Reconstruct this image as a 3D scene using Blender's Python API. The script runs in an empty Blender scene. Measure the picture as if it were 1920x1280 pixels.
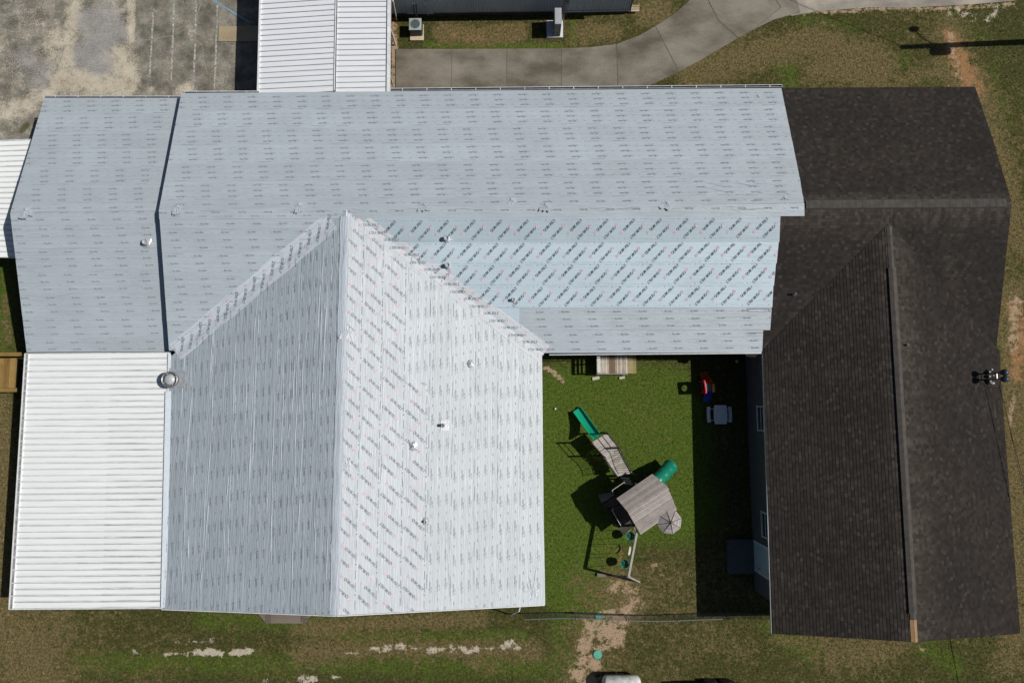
import bpy, bmesh, math, random
import numpy as np
from mathutils import Matrix, Vector
random.seed(7); rng = np.random.default_rng(7)
PI = math.pi
SC = bpy.context.scene
COL = SC.collection

# ------------------------------------------------------------------ camera (drone 37 m up, looking almost straight down)
F, H = 1280.0, 37.0
PITCH, YAW, ROLL = 0.0985, -0.0065, 0.0041
M3 = np.array(Matrix.Rotation(YAW, 3, 'Z') @ Matrix.Rotation(PITCH, 3, 'X') @ Matrix.Rotation(ROLL, 3, 'Y'))
CAM = np.array([0.0, 0.0, H])
cd = bpy.data.cameras.new('camera'); cam = bpy.data.objects.new('camera', cd); COL.objects.link(cam)
mw = Matrix(M3.tolist()).to_4x4(); mw.translation = CAM.tolist(); cam.matrix_world = mw
cd.sensor_width = 36; cd.lens = 36 * F / 1920; cd.clip_end = 2000; cd.clip_start = 0.5
SC.camera = cam

# ------------------------------------------------------------------ sun and sky
SUN_EL = math.radians(48.0)
SUN_DIR = np.array([math.cos(SUN_EL) * 0.9993, math.cos(SUN_EL) * 0.036, math.sin(SUN_EL)])   # towards the sun (east, a touch north)
w = bpy.data.worlds.new('World'); SC.world = w; w.use_nodes = True
nt = w.node_tree; nt.nodes.clear()
sky = nt.nodes.new('ShaderNodeTexSky'); sky.sky_type = 'NISHITA'; sky.sun_disc = False
sky.sun_elevation = SUN_EL; sky.sun_rotation = math.atan2(SUN_DIR[0], SUN_DIR[1])
bg = nt.nodes.new('ShaderNodeBackground'); bg.inputs['Strength'].default_value = 0.05
ow = nt.nodes.new('ShaderNodeOutputWorld')
nt.links.new(sky.outputs[0], bg.inputs[0]); nt.links.new(bg.outputs[0], ow.inputs[0])
sd = bpy.data.lights.new('sun', 'SUN'); sd.energy = 5.0; sd.angle = math.radians(0.5); sd.color = (1.0, 0.965, 0.92)
so = bpy.data.objects.new('sun', sd); COL.objects.link(so)
so.rotation_euler = Vector(SUN_DIR.tolist()).to_track_quat('Z', 'Y').to_euler(); so.location = (60, 0, 60)
SC.view_settings.view_transform = 'Standard'; SC.view_settings.look = 'None'
SC.view_settings.exposure = -0.22; SC.view_settings.gamma = 1.0
SC.cycles.max_bounces = 5; SC.cycles.diffuse_bounces = 3

# ------------------------------------------------------------------ geometry helpers
def ray(px, py): return M3 @ np.array([(px - 960) / F, (640 - py) / F, -1.0])
def U(px, py, z=0.0):
    """survey helper: the point at height z that the drone saw at this spot of the survey photo"""
    d = ray(px, py); return CAM + d * ((z - H) / d[2])
def nrm(v): v = np.array(v, float); return v / np.linalg.norm(v)

class Plane:
    """a roof plane: ridge line A-B plus one point low on the slope; u to the right of someone who looks up the slope"""
    def __init__(s, A, B, E):
        A, B, E = map(np.array, (A, B, E))
        n = nrm(np.cross(B - A, E - A));  n = n if n[2] > 0 else -n
        s.n = n; s.u = nrm(np.cross(np.array([0, 0, 1.0]), -n)) ; s.v = np.cross(n, s.u)
        if s.v[2] < 0: s.v = -s.v; s.u = -s.u
        e0 = E - s.v * 0; s.O = e0; s.A = A
    def hit(s, px, py):
        d = ray(px, py); return CAM + d * (np.dot(s.O - CAM, s.n) / np.dot(d, s.n))
    def uv(s, P): r = np.array(P) - s.O; return np.array([r @ s.u, r @ s.v])
    def P(s, u, v, h=0.0): return s.O + s.u * u + s.v * v + s.n * h
    def puv(s, px, py): return s.uv(s.hit(px, py))
    def z_at(s, x, y): return s.O[2] - ((x - s.O[0]) * s.n[0] + (y - s.O[1]) * s.n[1]) / s.n[2]
    def cut(s, other, keep_above=True):
        """half plane (a,b,c) a*u+b*v+c>=0 where this plane lies above the other"""
        a = s.u @ other.n; b = s.v @ other.n; c = (s.O - other.O) @ other.n
        k = 1 if keep_above else -1
        return (a * k, b * k, c * k)

def clip(poly, hp):
    a, b, c = hp; out = []
    n = len(poly)
    for i in range(n):
        p, q = poly[i], poly[(i + 1) % n]
        fp, fq = a * p[0] + b * p[1] + c, a * q[0] + b * q[1] + c
        if fp >= 0: out.append(p)
        if (fp >= 0) != (fq >= 0):
            t = fp / (fp - fq); out.append((p[0] + (q[0] - p[0]) * t, p[1] + (q[1] - p[1]) * t))
    return out
def inside(poly, pts, m=0.0):
    """vectorised convex test"""
    pts = np.asarray(pts); ok = np.ones(len(pts), bool)
    A = 0.5 * sum(poly[i][0] * poly[(i + 1) % len(poly)][1] - poly[(i + 1) % len(poly)][0] * poly[i][1] for i in range(len(poly)))
    sg = 1 if A > 0 else -1
    for i in range(len(poly)):
        p, q = poly[i], poly[(i + 1) % len(poly)]
        ln = math.hypot(q[0] - p[0], q[1] - p[1]) + 1e-9
        ok &= (sg * ((q[0] - p[0]) * (pts[:, 1] - p[1]) - (q[1] - p[1]) * (pts[:, 0] - p[0])) / ln) >= m
    return ok

class MB:
    def __init__(s): s.V = []; s.Fc = []; s.mi = []; s.uvs = {}; s.n = 0; s.tone = []
    def add(s, verts, faces, m=0, uv=None, tone=0.5):
        b = s.n
        for v in verts: s.V.append((float(v[0]), float(v[1]), float(v[2])))
        s.n += len(verts)
        for f in faces:
            s.Fc.append(tuple(b + i for i in f)); s.mi.append(m); s.tone.append(tone)
        if uv is not None:
            for i, t in enumerate(uv): s.uvs[b + i] = t
        return s
    def box(s, c, size, rz=0.0, m=0, bev=0.0, tone=0.5, tilt=None):
        x, y, z = size[0] / 2, size[1] / 2, size[2] / 2
        if bev > 0:
            bv = min(bev, x * .9, y * .9, z * .9); vs = []; bm = bmesh.new()
            bmesh.ops.create_cube(bm, size=1.0)
            for v in bm.verts: v.co = Vector((v.co.x * 2 * x, v.co.y * 2 * y, v.co.z * 2 * z))
            bmesh.ops.bevel(bm, geom=bm.edges[:], offset=bv, segments=2, affect='EDGES', profile=0.5)
            bm.verts.index_update(); pts = [np.array(v.co) for v in bm.verts]; fs = [[v.index for v in f.verts] for f in bm.faces]; bm.free()
        else:
            pts = [np.array((a * x, b * y, d * z)) for a in (-1, 1) for b in (-1, 1) for d in (-1, 1)]
            fs = [(0, 1, 3, 2), (4, 6, 7, 5), (0, 4, 5, 1), (2, 3, 7, 6), (0, 2, 6, 4), (1, 5, 7, 3)]
        Rm = np.array([[math.cos(rz), -math.sin(rz), 0], [math.sin(rz), math.cos(rz), 0], [0, 0, 1]])
        if tilt is not None: Rm = np.array(tilt)
        return s.add([Rm @ p + np.array(c) for p in pts], fs, m, tone=tone)
    def beam(s, p, q, w, h, m=0, up=(0, 0, 1), tone=0.5, bev=0.0):
        p, q = np.array(p, float), np.array(q, float); d = q - p; L = np.linalg.norm(d); x = d / L
        up = np.array(up, float)
        if abs(x @ nrm(up)) > 0.98: up = np.array([1.0, 0, 0])
        y = nrm(np.cross(up, x)); z = np.cross(x, y)
        return s.box((p + q) / 2, (L, w, h), m=m, tilt=np.array([x, y, z]).T, tone=tone, bev=bev)
    def tube(s, pts, r, n=8, m=0, cap=True):
        pts = [np.array(p, float) for p in pts]; rs = r if hasattr(r, '__len__') else [r] * len(pts)
        rings = []
        ref = np.array([0, 0, 1.0])
        d0 = nrm(pts[1] - pts[0])
        if abs(d0 @ ref) > .95: ref = np.array([1.0, 0, 0])
        for i, p in enumerate(pts):
            d = nrm((pts[min(i + 1, len(pts) - 1)] - pts[max(i - 1, 0)]))
            a = nrm(np.cross(ref, d)); b = np.cross(d, a)
            rings.append([p + (a * math.cos(2 * PI * k / n) + b * math.sin(2 * PI * k / n)) * rs[i] for k in range(n)])
        V = [v for r_ in rings for v in r_]; Fs = []
        for i in range(len(pts) - 1):
            for k in range(n): Fs.append((i * n + k, i * n + (k + 1) % n, (i + 1) * n + (k + 1) % n, (i + 1) * n + k))
        if cap: Fs.append(tuple(range(n))[::-1]); Fs.append(tuple((len(pts) - 1) * n + k for k in range(n)))
        return s.add(V, Fs, m)
    def lathe(s, c, prof, n=24, m=0, axis=None):
        c = np.array(c, float); V = []; Fs = []
        ax = nrm(axis) if axis is not None else np.array([0, 0, 1.0])
        a = nrm(np.cross(ax, [1, 0.1, 0])) ; b = np.cross(ax, a)
        for r, z in prof:
            for k in range(n): V.append(c + ax * z + (a * math.cos(2 * PI * k / n) + b * math.sin(2 * PI * k / n)) * r)
        for i in range(len(prof) - 1):
            for k in range(n): Fs.append((i * n + k, i * n + (k + 1) % n, (i + 1) * n + (k + 1) % n, (i + 1) * n + k))
        Fs.append(tuple(range(n))[::-1]); Fs.append(tuple((len(prof) - 1) * n + k for k in range(n)))
        return s.add(V, Fs, m)
    def prism(s, pts, z0, z1, m=0, tone=0.5):
        n = len(pts); V = [(p[0], p[1], z0) for p in pts] + [(p[0], p[1], z1) for p in pts]
        A = sum(pts[i][0] * pts[(i + 1) % n][1] - pts[(i + 1) % n][0] * pts[i][1] for i in range(n))
        Fs = [tuple(range(n))[::-1], tuple(range(n, 2 * n))] + [(i, (i + 1) % n, n + (i + 1) % n, n + i) for i in range(n)]
        return s.add(V, Fs, m, tone=tone)
    def build(s, name, mats, parent=None, smooth=False, flat_uv=False):
        if not isinstance(mats, (list, tuple)): mats = [mats]
        me = bpy.data.meshes.new(name)
        V = np.array(s.V, float)
        r = parent
        while r is not None and r.parent is not None: r = r.parent
        if r is not None: V = V - np.array(r.location)
        me.from_pydata(V.tolist(), [], s.Fc)
        for m_ in mats: me.materials.append(m_)
        me.polygons.foreach_set('material_index', s.mi)
        if s.uvs:
            ul = me.uv_layers.new(name='UVMap')
            vi = np.empty(len(me.loops), int); me.loops.foreach_get('vertex_index', vi)
            arr = np.zeros((s.n, 2)); ks = np.array(list(s.uvs.keys())); arr[ks] = np.array(list(s.uvs.values()))
            ul.data.foreach_set('uv', arr[vi].ravel())
        if True:
            at = me.attributes.new('tone', 'FLOAT', 'FACE'); at.data.foreach_set('value', s.tone)
        if smooth: me.polygons.foreach_set('use_smooth', [True] * len(me.polygons))
        me.update()
        o = bpy.data.objects.new(name, me); COL.objects.link(o)
        if parent is not None: o.parent = parent
        return o

def tag(o, label=None, cat=None, group=None, kind=None):
    if label: o['label'] = label
    if cat: o['category'] = cat
    if group: o['group'] = group
    if kind: o['kind'] = kind
    return o
def thing(name, label, cat, loc, group=None):
    o = bpy.data.objects.new(name, None); COL.objects.link(o); o.location = [float(c) for c in loc]; o.empty_display_size = .3
    return tag(o, label, cat, group)

# ------------------------------------------------------------------ material helpers
def newmat(name):
    m = bpy.data.materials.new(name); m.use_nodes = True; t = m.node_tree
    return m, t, t.nodes['Principled BSDF'], t.nodes.new, t.links.new
def rgba(c): return (c[0], c[1], c[2], 1)
def noise(t, coord, scale, detail=4, rough=.6, dist=0.0):
    n = t.nodes.new('ShaderNodeTexNoise'); n.inputs['Scale'].default_value = scale
    n.inputs['Detail'].default_value = detail; n.inputs['Roughness'].default_value = rough; n.inputs['Distortion'].default_value = dist
    t.links.new(coord, n.inputs['Vector']); return n.outputs['Fac']
def mapping(t, coord, scale=(1, 1, 1), rot=(0, 0, 0), loc=(0, 0, 0)):
    n = t.nodes.new('ShaderNodeMapping'); n.inputs['Scale'].default_value = scale; n.inputs['Rotation'].default_value = rot; n.inputs['Location'].default_value = loc
    t.links.new(coord, n.inputs['Vector']); return n.outputs[0]
def ramp(t, fac, stops):
    n = t.nodes.new('ShaderNodeValToRGB'); e = n.color_ramp.elements
    while len(e) > 1: e.remove(e[0])
    e[0].position = stops[0][0]; e[0].color = rgba(stops[0][1])
    for p, c in stops[1:]:
        k = e.new(p); k.color = rgba(c)
    t.links.new(fac, n.inputs[0]); return n.outputs[0]
def mrange(t, v, a, b, c=0.0, d=1.0, smooth=False):
    n = t.nodes.new('ShaderNodeMapRange'); n.inputs[1].default_value = a; n.inputs[2].default_value = b; n.inputs[3].default_value = c; n.inputs[4].default_value = d
    if smooth: n.interpolation_type = 'SMOOTHSTEP'
    t.links.new(v, n.inputs[0]); return n.outputs[0]
def math_(t, op, a, b=None, clampit=False):
    n = t.nodes.new('ShaderNodeMath'); n.operation = op; n.use_clamp = clampit
    for i, x in enumerate((a, b)):
        if x is None: continue
        if isinstance(x, (int, float)): n.inputs[i].default_value = x
        else: t.links.new(x, n.inputs[i])
    return n.outputs[0]
def mix(t, fac, a, b, mode='MIX'):
    n = t.nodes.new('ShaderNodeMix'); n.data_type = 'RGBA'; n.blend_type = mode
    if isinstance(fac, (int, float)): n.inputs[0].default_value = fac
    else: t.links.new(fac, n.inputs[0])
    for i, x in ((6, a), (7, b)):
        if isinstance(x, tuple): n.inputs[i].default_value = rgba(x)
        else: t.links.new(x, n.inputs[i])
    return n.outputs[2]
def bump(t, h, dist, bsdf, strength=1.0):
    n = t.nodes.new('ShaderNodeBump'); n.inputs['Distance'].default_value = dist; n.inputs['Strength'].default_value = strength
    t.links.new(h, n.inputs['Height']); t.links.new(n.outputs[0], bsdf.inputs['Normal']); return n
def attr(t, name):
    n = t.nodes.new('ShaderNodeAttribute'); n.attribute_name = name; return n.outputs['Fac']
def texco(t, k='Object'):
    n = t.nodes.new('ShaderNodeTexCoord'); return n.outputs[k]

def simple(name, c1, c2=None, rough=.6, scale=6.0, detail=5, bd=0.0, metal=0.0, spec=.5, stretch=(1, 1, 1), ra=.35, rb=.65):
    m, t, b, N, L = newmat(name)
    b.inputs['Roughness'].default_value = rough; b.inputs['Metallic'].default_value = metal
    b.inputs['Specular IOR Level'].default_value = spec
    if c2 is None: c2 = tuple(x * .8 for x in c1)
    co = mapping(t, texco(t), stretch)
    n = noise(t, co, scale, detail)
    L(ramp(t, n, [(ra, c1), (rb, c2)]), b.inputs['Base Color'])
    if bd: bump(t, noise(t, co, scale * 3, 3), bd, b)
    return m

def mat_wood(name, c1, c2, c3, axis='x', rough=.8, scale=1.0):
    m, t, b, N, L = newmat(name); b.inputs['Roughness'].default_value = rough; b.inputs['Specular IOR Level'].default_value = .25
    st = {'x': (1.2, 14, 14), 'y': (14, 1.2, 14), 'z': (14, 14, 1.2)}[axis]
    co = mapping(t, texco(t), st)
    n = noise(t, co, 2.2 * scale, 6, .7); n2 = noise(t, texco(t), 2.0, 4)
    tn = attr(t, 'tone')
    f = math_(t, 'ADD', math_(t, 'MULTIPLY', n, .6), math_(t, 'MULTIPLY', n2, .35))
    f = math_(t, 'ADD', f, math_(t, 'MULTIPLY', math_(t, 'SUBTRACT', tn, .5), .5))
    L(ramp(t, f, [(.3, c1), (.5, c2), (.7, c3)]), b.inputs['Base Color'])
    bump(t, n, .004, b)
    return m

# ---- printed roofing underlayment (uv in metres: u along the sheet, v up the slope)
def mat_felt(name, base, wr=1.0, rough=.5, spec=.45, st=.13):
    m, t, b, N, L = newmat(name); b.inputs['Roughness'].default_value = rough; b.inputs['Specular IOR Level'].default_value = spec
    uv = texco(t, 'UV')
    nlo = noise(t, mapping(t, uv, (.35, .5, 1)), 1.0, 5)
    nst = noise(t, mapping(t, uv, (.6, 14, 1)), 1.0, 5, .6)
    nfi = noise(t, uv, 60, 2)
    c = ramp(t, nlo, [(.25, tuple(x * .90 for x in base)), (.75, tuple(min(1, x * 1.08) for x in base))])
    c = mix(t, mrange(t, nst, .3, .8, 0, st), c, tuple(x * .72 for x in base))
    c = mix(t, .12, c, ramp(t, nfi, [(.3, (.15, .17, .2)), (.7, (.9, .9, .9))]), 'OVERLAY')
    tn = attr(t, 'tone')
    hs = N('ShaderNodeHueSaturation'); L(c, hs.inputs['Color']); L(mrange(t, tn, 0, 1, .6, 1.4), hs.inputs['Value'])
    L(hs.outputs[0], b.inputs['Base Color'])
    # wrinkles: long creases along the sheet, plus broad billows and a weave
    w1 = noise(t, mapping(t, uv, (.22, 9, 1)), 1.0, 3, .5, .4)
    cr = math_(t, 'ABSOLUTE', math_(t, 'SUBTRACT', w1, .5)); cr = mrange(t, cr, 0, .05, 1, 0)
    w2 = noise(t, mapping(t, uv, (.7, 4.5, 1)), 1.0, 4, .55, 1.0)
    w3 = noise(t, mapping(t, uv, (3, 5, 1)), 1.6, 4, .6, 1.5)
    h = math_(t, 'ADD', math_(t, 'MULTIPLY', cr, .35 * wr), math_(t, 'MULTIPLY', w2, 1.3 * wr))
    h = math_(t, 'ADD', h, math_(t, 'MULTIPLY', w3, .35 * wr))
    bump(t, h, .035, b)
    return m
def mat_ink(name, c, rough=.6):
    m, t, b, N, L = newmat(name); b.inputs['Roughness'].default_value = rough
    n = noise(t, texco(t), 5, 5); L(ramp(t, n, [(.3, c), (.75, tuple(min(1, x * 1.5 + .06) for x in c))]), b.inputs['Base Color']); return m

def mat_shingle():
    m, t, b, N, L = newmat('asphalt_shingles'); b.inputs['Roughness'].default_value = .95; b.inputs['Specular IOR Level'].default_value = .06
    uv = texco(t, 'UV')
    sep = N('ShaderNodeSeparateXYZ'); L(uv, sep.inputs[0])
    row = math_(t, 'FLOOR', math_(t, 'DIVIDE', sep.outputs[1], .15))
    off = math_(t, 'MULTIPLY', math_(t, 'FRACT', math_(t, 'MULTIPLY', row, .377)), .7)
    col = math_(t, 'FLOOR', math_(t, 'DIVIDE', math_(t, 'ADD', sep.outputs[0], off), .17))
    cb = N('ShaderNodeCombineXYZ'); L(col, cb.inputs[0]); L(row, cb.inputs[1])
    wn = N('ShaderNodeTexWhiteNoise'); wn.noise_dimensions = '2D'; L(cb.outputs[0], wn.inputs['Vector'])
    patch = noise(t, mapping(t, uv, (.25, .35, 1)), 1.0, 5, .65)
    fine = noise(t, uv, 25, 4)
    c = ramp(t, wn.outputs['Value'], [(0.0, (.0215, .0182, .0160)), (.5, (.0270, .0232, .0205)), (.85, (.0305, .0262, .0232)), (.95, (.037, .032, .028)), (1.0, (.050, .043, .037))])
    c = mix(t, mrange(t, patch, .38, .70, 0, .45), c, mix(t, wn.outputs['Value'], (.031, .026, .021), (.060, .050, .041)))
    # weathered, lighter streaks running down from the ridge; 'tone' holds nearness to the ridge
    tn = attr(t, 'tone')
    stv = noise(t, mapping(t, uv, (3.0, .45, 1)), 1.0, 5, .7)
    wr = math_(t, 'MULTIPLY', mrange(t, tn, .55, 1.0, 0, 1), mrange(t, stv, .36, .62, 0.12, .95), True)
    c = mix(t, wr, c, mix(t, wn.outputs['Value'], (.052, .043, .035), (.092, .078, .065)))
    c = mix(t, .35, c, ramp(t, fine, [(.3, (.25, .25, .25)), (.7, (.8, .8, .8))]), 'OVERLAY')
    L(c, b.inputs['Base Color'])
    bump(t, math_(t, 'ADD', math_(t, 'MULTIPLY', wn.outputs['Value'], .6), fine), .006, b)
    return m

MT = {}
MT['felt'] = mat_felt('grey_underlayment', (.390, .438, .465), .5)
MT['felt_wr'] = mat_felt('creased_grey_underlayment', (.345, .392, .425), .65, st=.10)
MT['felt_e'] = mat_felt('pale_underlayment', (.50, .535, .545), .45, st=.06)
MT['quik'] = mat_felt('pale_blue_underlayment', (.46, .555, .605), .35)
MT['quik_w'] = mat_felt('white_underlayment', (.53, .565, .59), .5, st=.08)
MT['valley'] = mat_felt('valley_underlayment', (.50, .55, .60), .7)
MT['ink'] = mat_ink('dark_ink', (.05, .065, .078)); MT['ink_f'] = mat_ink('faded_dark_ink', (.16, .175, .19)); MT['ink2'] = mat_ink('grey_ink', (.17, .20, .24)); MT['ink3'] = mat_ink('faint_ink', (.28, .32, .37))
MT['ink_small'] = mat_ink('small_print_ink', (.17, .19, .215)); MT['ink_small_e'] = mat_ink('pale_print_ink', (.25, .28, .31))
MT['red'] = mat_ink('red_ink', (.48, .37, .43)); MT['red_e'] = mat_ink('faded_red_ink', (.54, .43, .455))
MT['shingle'] = mat_shingle()
MT['cap'] = simple('ridge_cap_shingles', (.085, .075, .064), (.055, .049, .044), .9, 3.0, 6, .004, spec=.2)
MT['white'] = simple('white_painted_metal', (.78, .78, .76), (.62, .62, .60), .45, 2.5, 6)
MT['trim'] = simple('white_trim', (.72, .73, .73), (.55, .56, .57), .5, 4, 5)
MT['dark'] = simple('dark_void_and_shade', (.012, .012, .012), (.02, .02, .02), .8, 4)  # near-black; also paints the shadow strips beside the ridge vents
MT['black'] = simple('black_rubber', (.015, .016, .018), (.03, .03, .03), .5, 8)
MT['wall'] = simple('shade_darkened_siding', (.10, .105, .11), (.08, .085, .09), .7, 2.0, 5)  # white siding with the deep courtyard shade put into its colour
MT['wood_raw'] = simple('bare_board', (.32, .19, .09), (.22, .13, .06), .8, 6, 5, .003, stretch=(6, 1, 1))

# ------------------------------------------------------------------ text meshes (built-in font)
def text_mesh(s, size=1.0, bold=0.0, res=1, xs=1.0):
    cu = bpy.data.curves.new('t', 'FONT'); cu.body = s; cu.size = size; cu.resolution_u = res; cu.offset = bold
    o = bpy.data.objects.new('t', cu); COL.objects.link(o); bpy.context.view_layer.update()
    dg = bpy.context.evaluated_depsgraph_get(); me = bpy.data.meshes.new_from_object(o.evaluated_get(dg))
    V = np.array([v.co[:2] for v in me.vertices]); V[:, 0] *= xs
    Fs = [tuple(p.vertices) for p in me.polygons]
    bpy.data.objects.remove(o); bpy.data.curves.remove(cu); bpy.data.meshes.remove(me)
    # drop to left-bottom origin
    V[:, 0] -= V[:, 0].min(); V[:, 1] -= V[:, 1].min()
    return V, Fs
def fit(tm, L, h):
    V, Fs = tm; V = V.copy(); V[:, 0] *= L / V[:, 0].max(); V[:, 1] *= h / V[:, 1].max(); return V, Fs
T_QUIK = fit(text_mesh('QUIK-FELT', 1, .012, 2), .76, .155)
T_SMALL = fit(text_mesh('Roofer', 1, .03, 1), .40, .085)
def rect(x0, y0, x1, y1): return (np.array([(x0, y0), (x1, y0), (x1, y1), (x0, y1)], float), [(0, 1, 2, 3)])
def join2(*tms):
    V = []; Fs = []; b = 0
    for v, f in tms:
        V.append(v); Fs += [tuple(i + b for i in q) for q in f]; b += len(v)
    return np.vstack(V), Fs
T_RED = join2(rect(-.20, .0, -.175, .14), rect(-.175, .115, -.09, .14), rect(-.175, 0, -.09, .025), rect(-.155, .04, -.10, .10), rect(-.085, 0, -.06, .14), rect(-.06, .06, -.035, .14))
T_DASH = rect(0, 0, .13, .02)
T_LINE = rect(0, 0, .68, .018)
T_PRE = join2(rect(-.16, .02, -.13, .05), rect(-.11, .02, -.02, .04), rect(-.11, -.05, -.03, -.035), rect(.02, -.05, .16, -.038))

def stamp(mb, tm, mapf, pos, ang, m, ok=None, flip=False, jit=0.0):
    """lay flat letters onto a surface: mapf(uv array)->xyz; faces that leave the allowed area are dropped"""
    V, Fs = tm; c, s_ = math.cos(ang), math.sin(ang)
    W = np.stack([V[:, 0] * c - V[:, 1] * s_, V[:, 0] * s_ + V[:, 1] * c], 1) + np.array(pos)
    g = ok(W) if ok is not None else np.ones(len(W), bool)
    fs = [f for f in Fs if all(g[i] for i in f)]
    if not fs: return
    P = mapf(W); mb.add(P, fs, m)

# ------------------------------------------------------------------ roof planes
HE, HR, HEL, HRL, HRC = 3.08, 4.87, 2.54, 4.33, 4.86
R1, R2 = U(298, 393, HR), U(1897, 380, HR)
PN = Plane(R1, R2, U(1084, 168.3, HE)); PS = Plane(R1, R2, U(1000, 661, HE))
C1, C2 = U(650, 403, HRC), U(630, 1153, HRC)
PCW = Plane(C1, C2, U(311, 900, HE)); PCE = Plane(C1, C2, U(1017, 900, HE))
W1 = PS.hit(1667, 418); W2 = U(1715, 1203, W1[2])
PWW = Plane(W1, W2, U(1438.5, 920, HE)); PWE = Plane(W1, W2, U(1893, 930, HE))
L1, L2 = U(19, 398, HRL), U(305, 395, HRL)
PNL = Plane(L1, L2, U(200, 184, HEL)); PSL = Plane(L1, L2, U(185, 660, HEL))

def uvpoly(pl, pts, *cuts):
    P = [tuple(pl.puv(*p)) for p in pts]
    for c in cuts: P = clip(P, c)
    return P
def ridge_cut(pl, A):  # stay below the ridge point A
    v = pl.uv(A)[1]; return (0, -1, v)

bA = thing('main_building', 'large low building with grey printed roof underlayment and dark shingles on its right wing', 'building', (U(900, 640, 0)))

# footprints for later use
def sheets(mb, pl, poly, v_edges, m_of, tones, lift=0.0, lip=.008):
    """lapped horizontal sheets on a slope"""
    for i in range(len(v_edges) - 1):
        a, b_ = v_edges[i], v_edges[i + 1]
        q = clip(clip(poly, (0, 1, -a)), (0, -1, b_ + .04))
        if len(q) < 3: continue
        # break into pieces along u so that the lap edge can wander a little
        us = [p[0] for p in q]; n = max(1, int((max(us) - min(us)) / .8)); ue = np.linspace(min(us), max(us), n + 1)
        for j in range(n):
            r = clip(clip(q, (1, 0, -ue[j])), (-1, 0, ue[j + 1]))
            if len(r) < 3: continue
            P = []; 
            for p in r:
                f = (p[1] - a) / (b_ - a + .04); hh = lift + lip * (1 - f) + .001 * f + .003 * math.sin(p[0] * 2.1 + i * 1.7) * (1 - f)
                vv = p[1] + (.012 * math.sin(p[0] * .9 + i * 2) if abs(p[1] - a) < 1e-6 and i > 0 else 0)
                P.append(pl.P(p[0], vv, hh))
            mb.add(P, [tuple(range(len(P)))], m_of(i), uv=[(p[0] + i * 37.3, p[1] + i * 13.7) for p in r], tone=tones[i % len(tones)])
def small_print(mb, pl, poly, v0, nsheet, exposure, rows, m, mf, u0=0.0, period=1.27, dash_m=None, skip=(), stag=-.075, lineoff=-.05):
    mapf = lambda W: pl.O + np.outer(W[:, 0], pl.u) + np.outer(W[:, 1], pl.v) + pl.n * .022
    ok = lambda W: inside(poly, W, .01)
    us = [p[0] for p in poly]; lo, hi = min(us), max(us)
    for i in range(nsheet):
        if i in skip: continue
        base = v0 + i * exposure; su = u0 + (i * .37 % 1) * period * .3
        for r, dv in enumerate(rows):
            k0 = int((lo - su) / period) - 1; k1 = int((hi - su) / period) + 2
            for k in range(k0, k1):
                u = su + k * period + r * stag + random.uniform(-.012, .012); v = base + dv + random.uniform(-.006, .006)
                stamp(mb, T_SMALL, mapf, (u, v), random.uniform(-.01, .01), m, ok)
                stamp(mb, T_PRE, mapf, (u, v), 0, mf, ok)
                stamp(mb, T_DASH, mapf, (u + .72, v + .01), 0, mf, ok)
        for k in range(k0, k1):
            if random.random() < .75: stamp(mb, T_LINE, mapf, (su + k * period - .1, base + lineoff), 0, mf, ok)
def logo(mb, mapf, ctr, ang, m, mr, ok):
    d = np.array([math.cos(ang), math.sin(ang)]); p = np.array([-d[1], d[0]]); st = np.array(ctr) - d * .27 - p * .075
    stamp(mb, T_QUIK, mapf, st, ang, m, ok); stamp(mb, T_RED, mapf, st, ang, mr, ok)
def quik_print(mb, mapf, ok, u_lo, u_hi, v_c, m, mr, mline, half=.5, u0=0.0, period=1.29, line=True, ang=PI / 4):
    k0 = int((u_lo - u0) / period) - 1; k1 = int((u_hi - u0) / period) + 2
    c, s_ = math.cos(ang), math.sin(ang)
    for k in range(k0, k1):
        u = u0 + k * period
        logo(mb, mapf, (u, v_c + .11), ang, m, mr, ok)
        logo(mb, mapf, (u + .48, v_c - .09), ang + PI, m, mr, ok)
        if line:
            for sg in (-1, 1):
                stamp(mb, rect(0, 0, .40, .016), mapf, (u + .05, v_c + sg * half), 0, mline, ok)
                stamp(mb, rect(0, 0, .40, .016), mapf, (u + .62, v_c + sg * half), 0, mline, ok)
                stamp(mb, rect(0, -.02, .06, .03), mapf, (u - .12, v_c + sg * half), 0, mline, ok)
def planemap(pl, h=.022): return lambda W: pl.O + np.outer(W[:, 0], pl.u) + np.outer(W[:, 1], pl.v) + pl.n * h

def crease(mb, pl, u0, v0, u1, v1, h=.02, w=.035, m=0, poly=None):
    n = 7; L = [];  ph = random.uniform(0, 6)
    for i in range(n):
        t = i / (n - 1); a = math.sin(PI * t) ** .5
        wob = .02 * math.sin(t * 5 + ph)
        u, v = u0 + (u1 - u0) * t + wob * (v1 - v0 != 0), v0 + (v1 - v0) * t + wob
        d = nrm([u1 - u0, v1 - v0]); nx, ny = -d[1], d[0]
        L.append([(u - nx * w * a, v - ny * w * a, .009), (u, v, .009 + h * a), (u + nx * w * a, v + ny * w * a, .009)])
    if poly is not None:
        if not inside(poly, [(x[1][0], x[1][1]) for x in L], .05).all(): return
    V = [pl.P(*p) for r in L for p in r]; uv = [(p[0] + 3, p[1] + 5) for r in L for p in r]
    Fs = []
    for i in range(n - 1):
        for k in range(2): Fs.append((i * 3 + k, i * 3 + k + 1, (i + 1) * 3 + k + 1, (i + 1) * 3 + k))
    mb.add(V, Fs, m, uv=uv)
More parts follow.
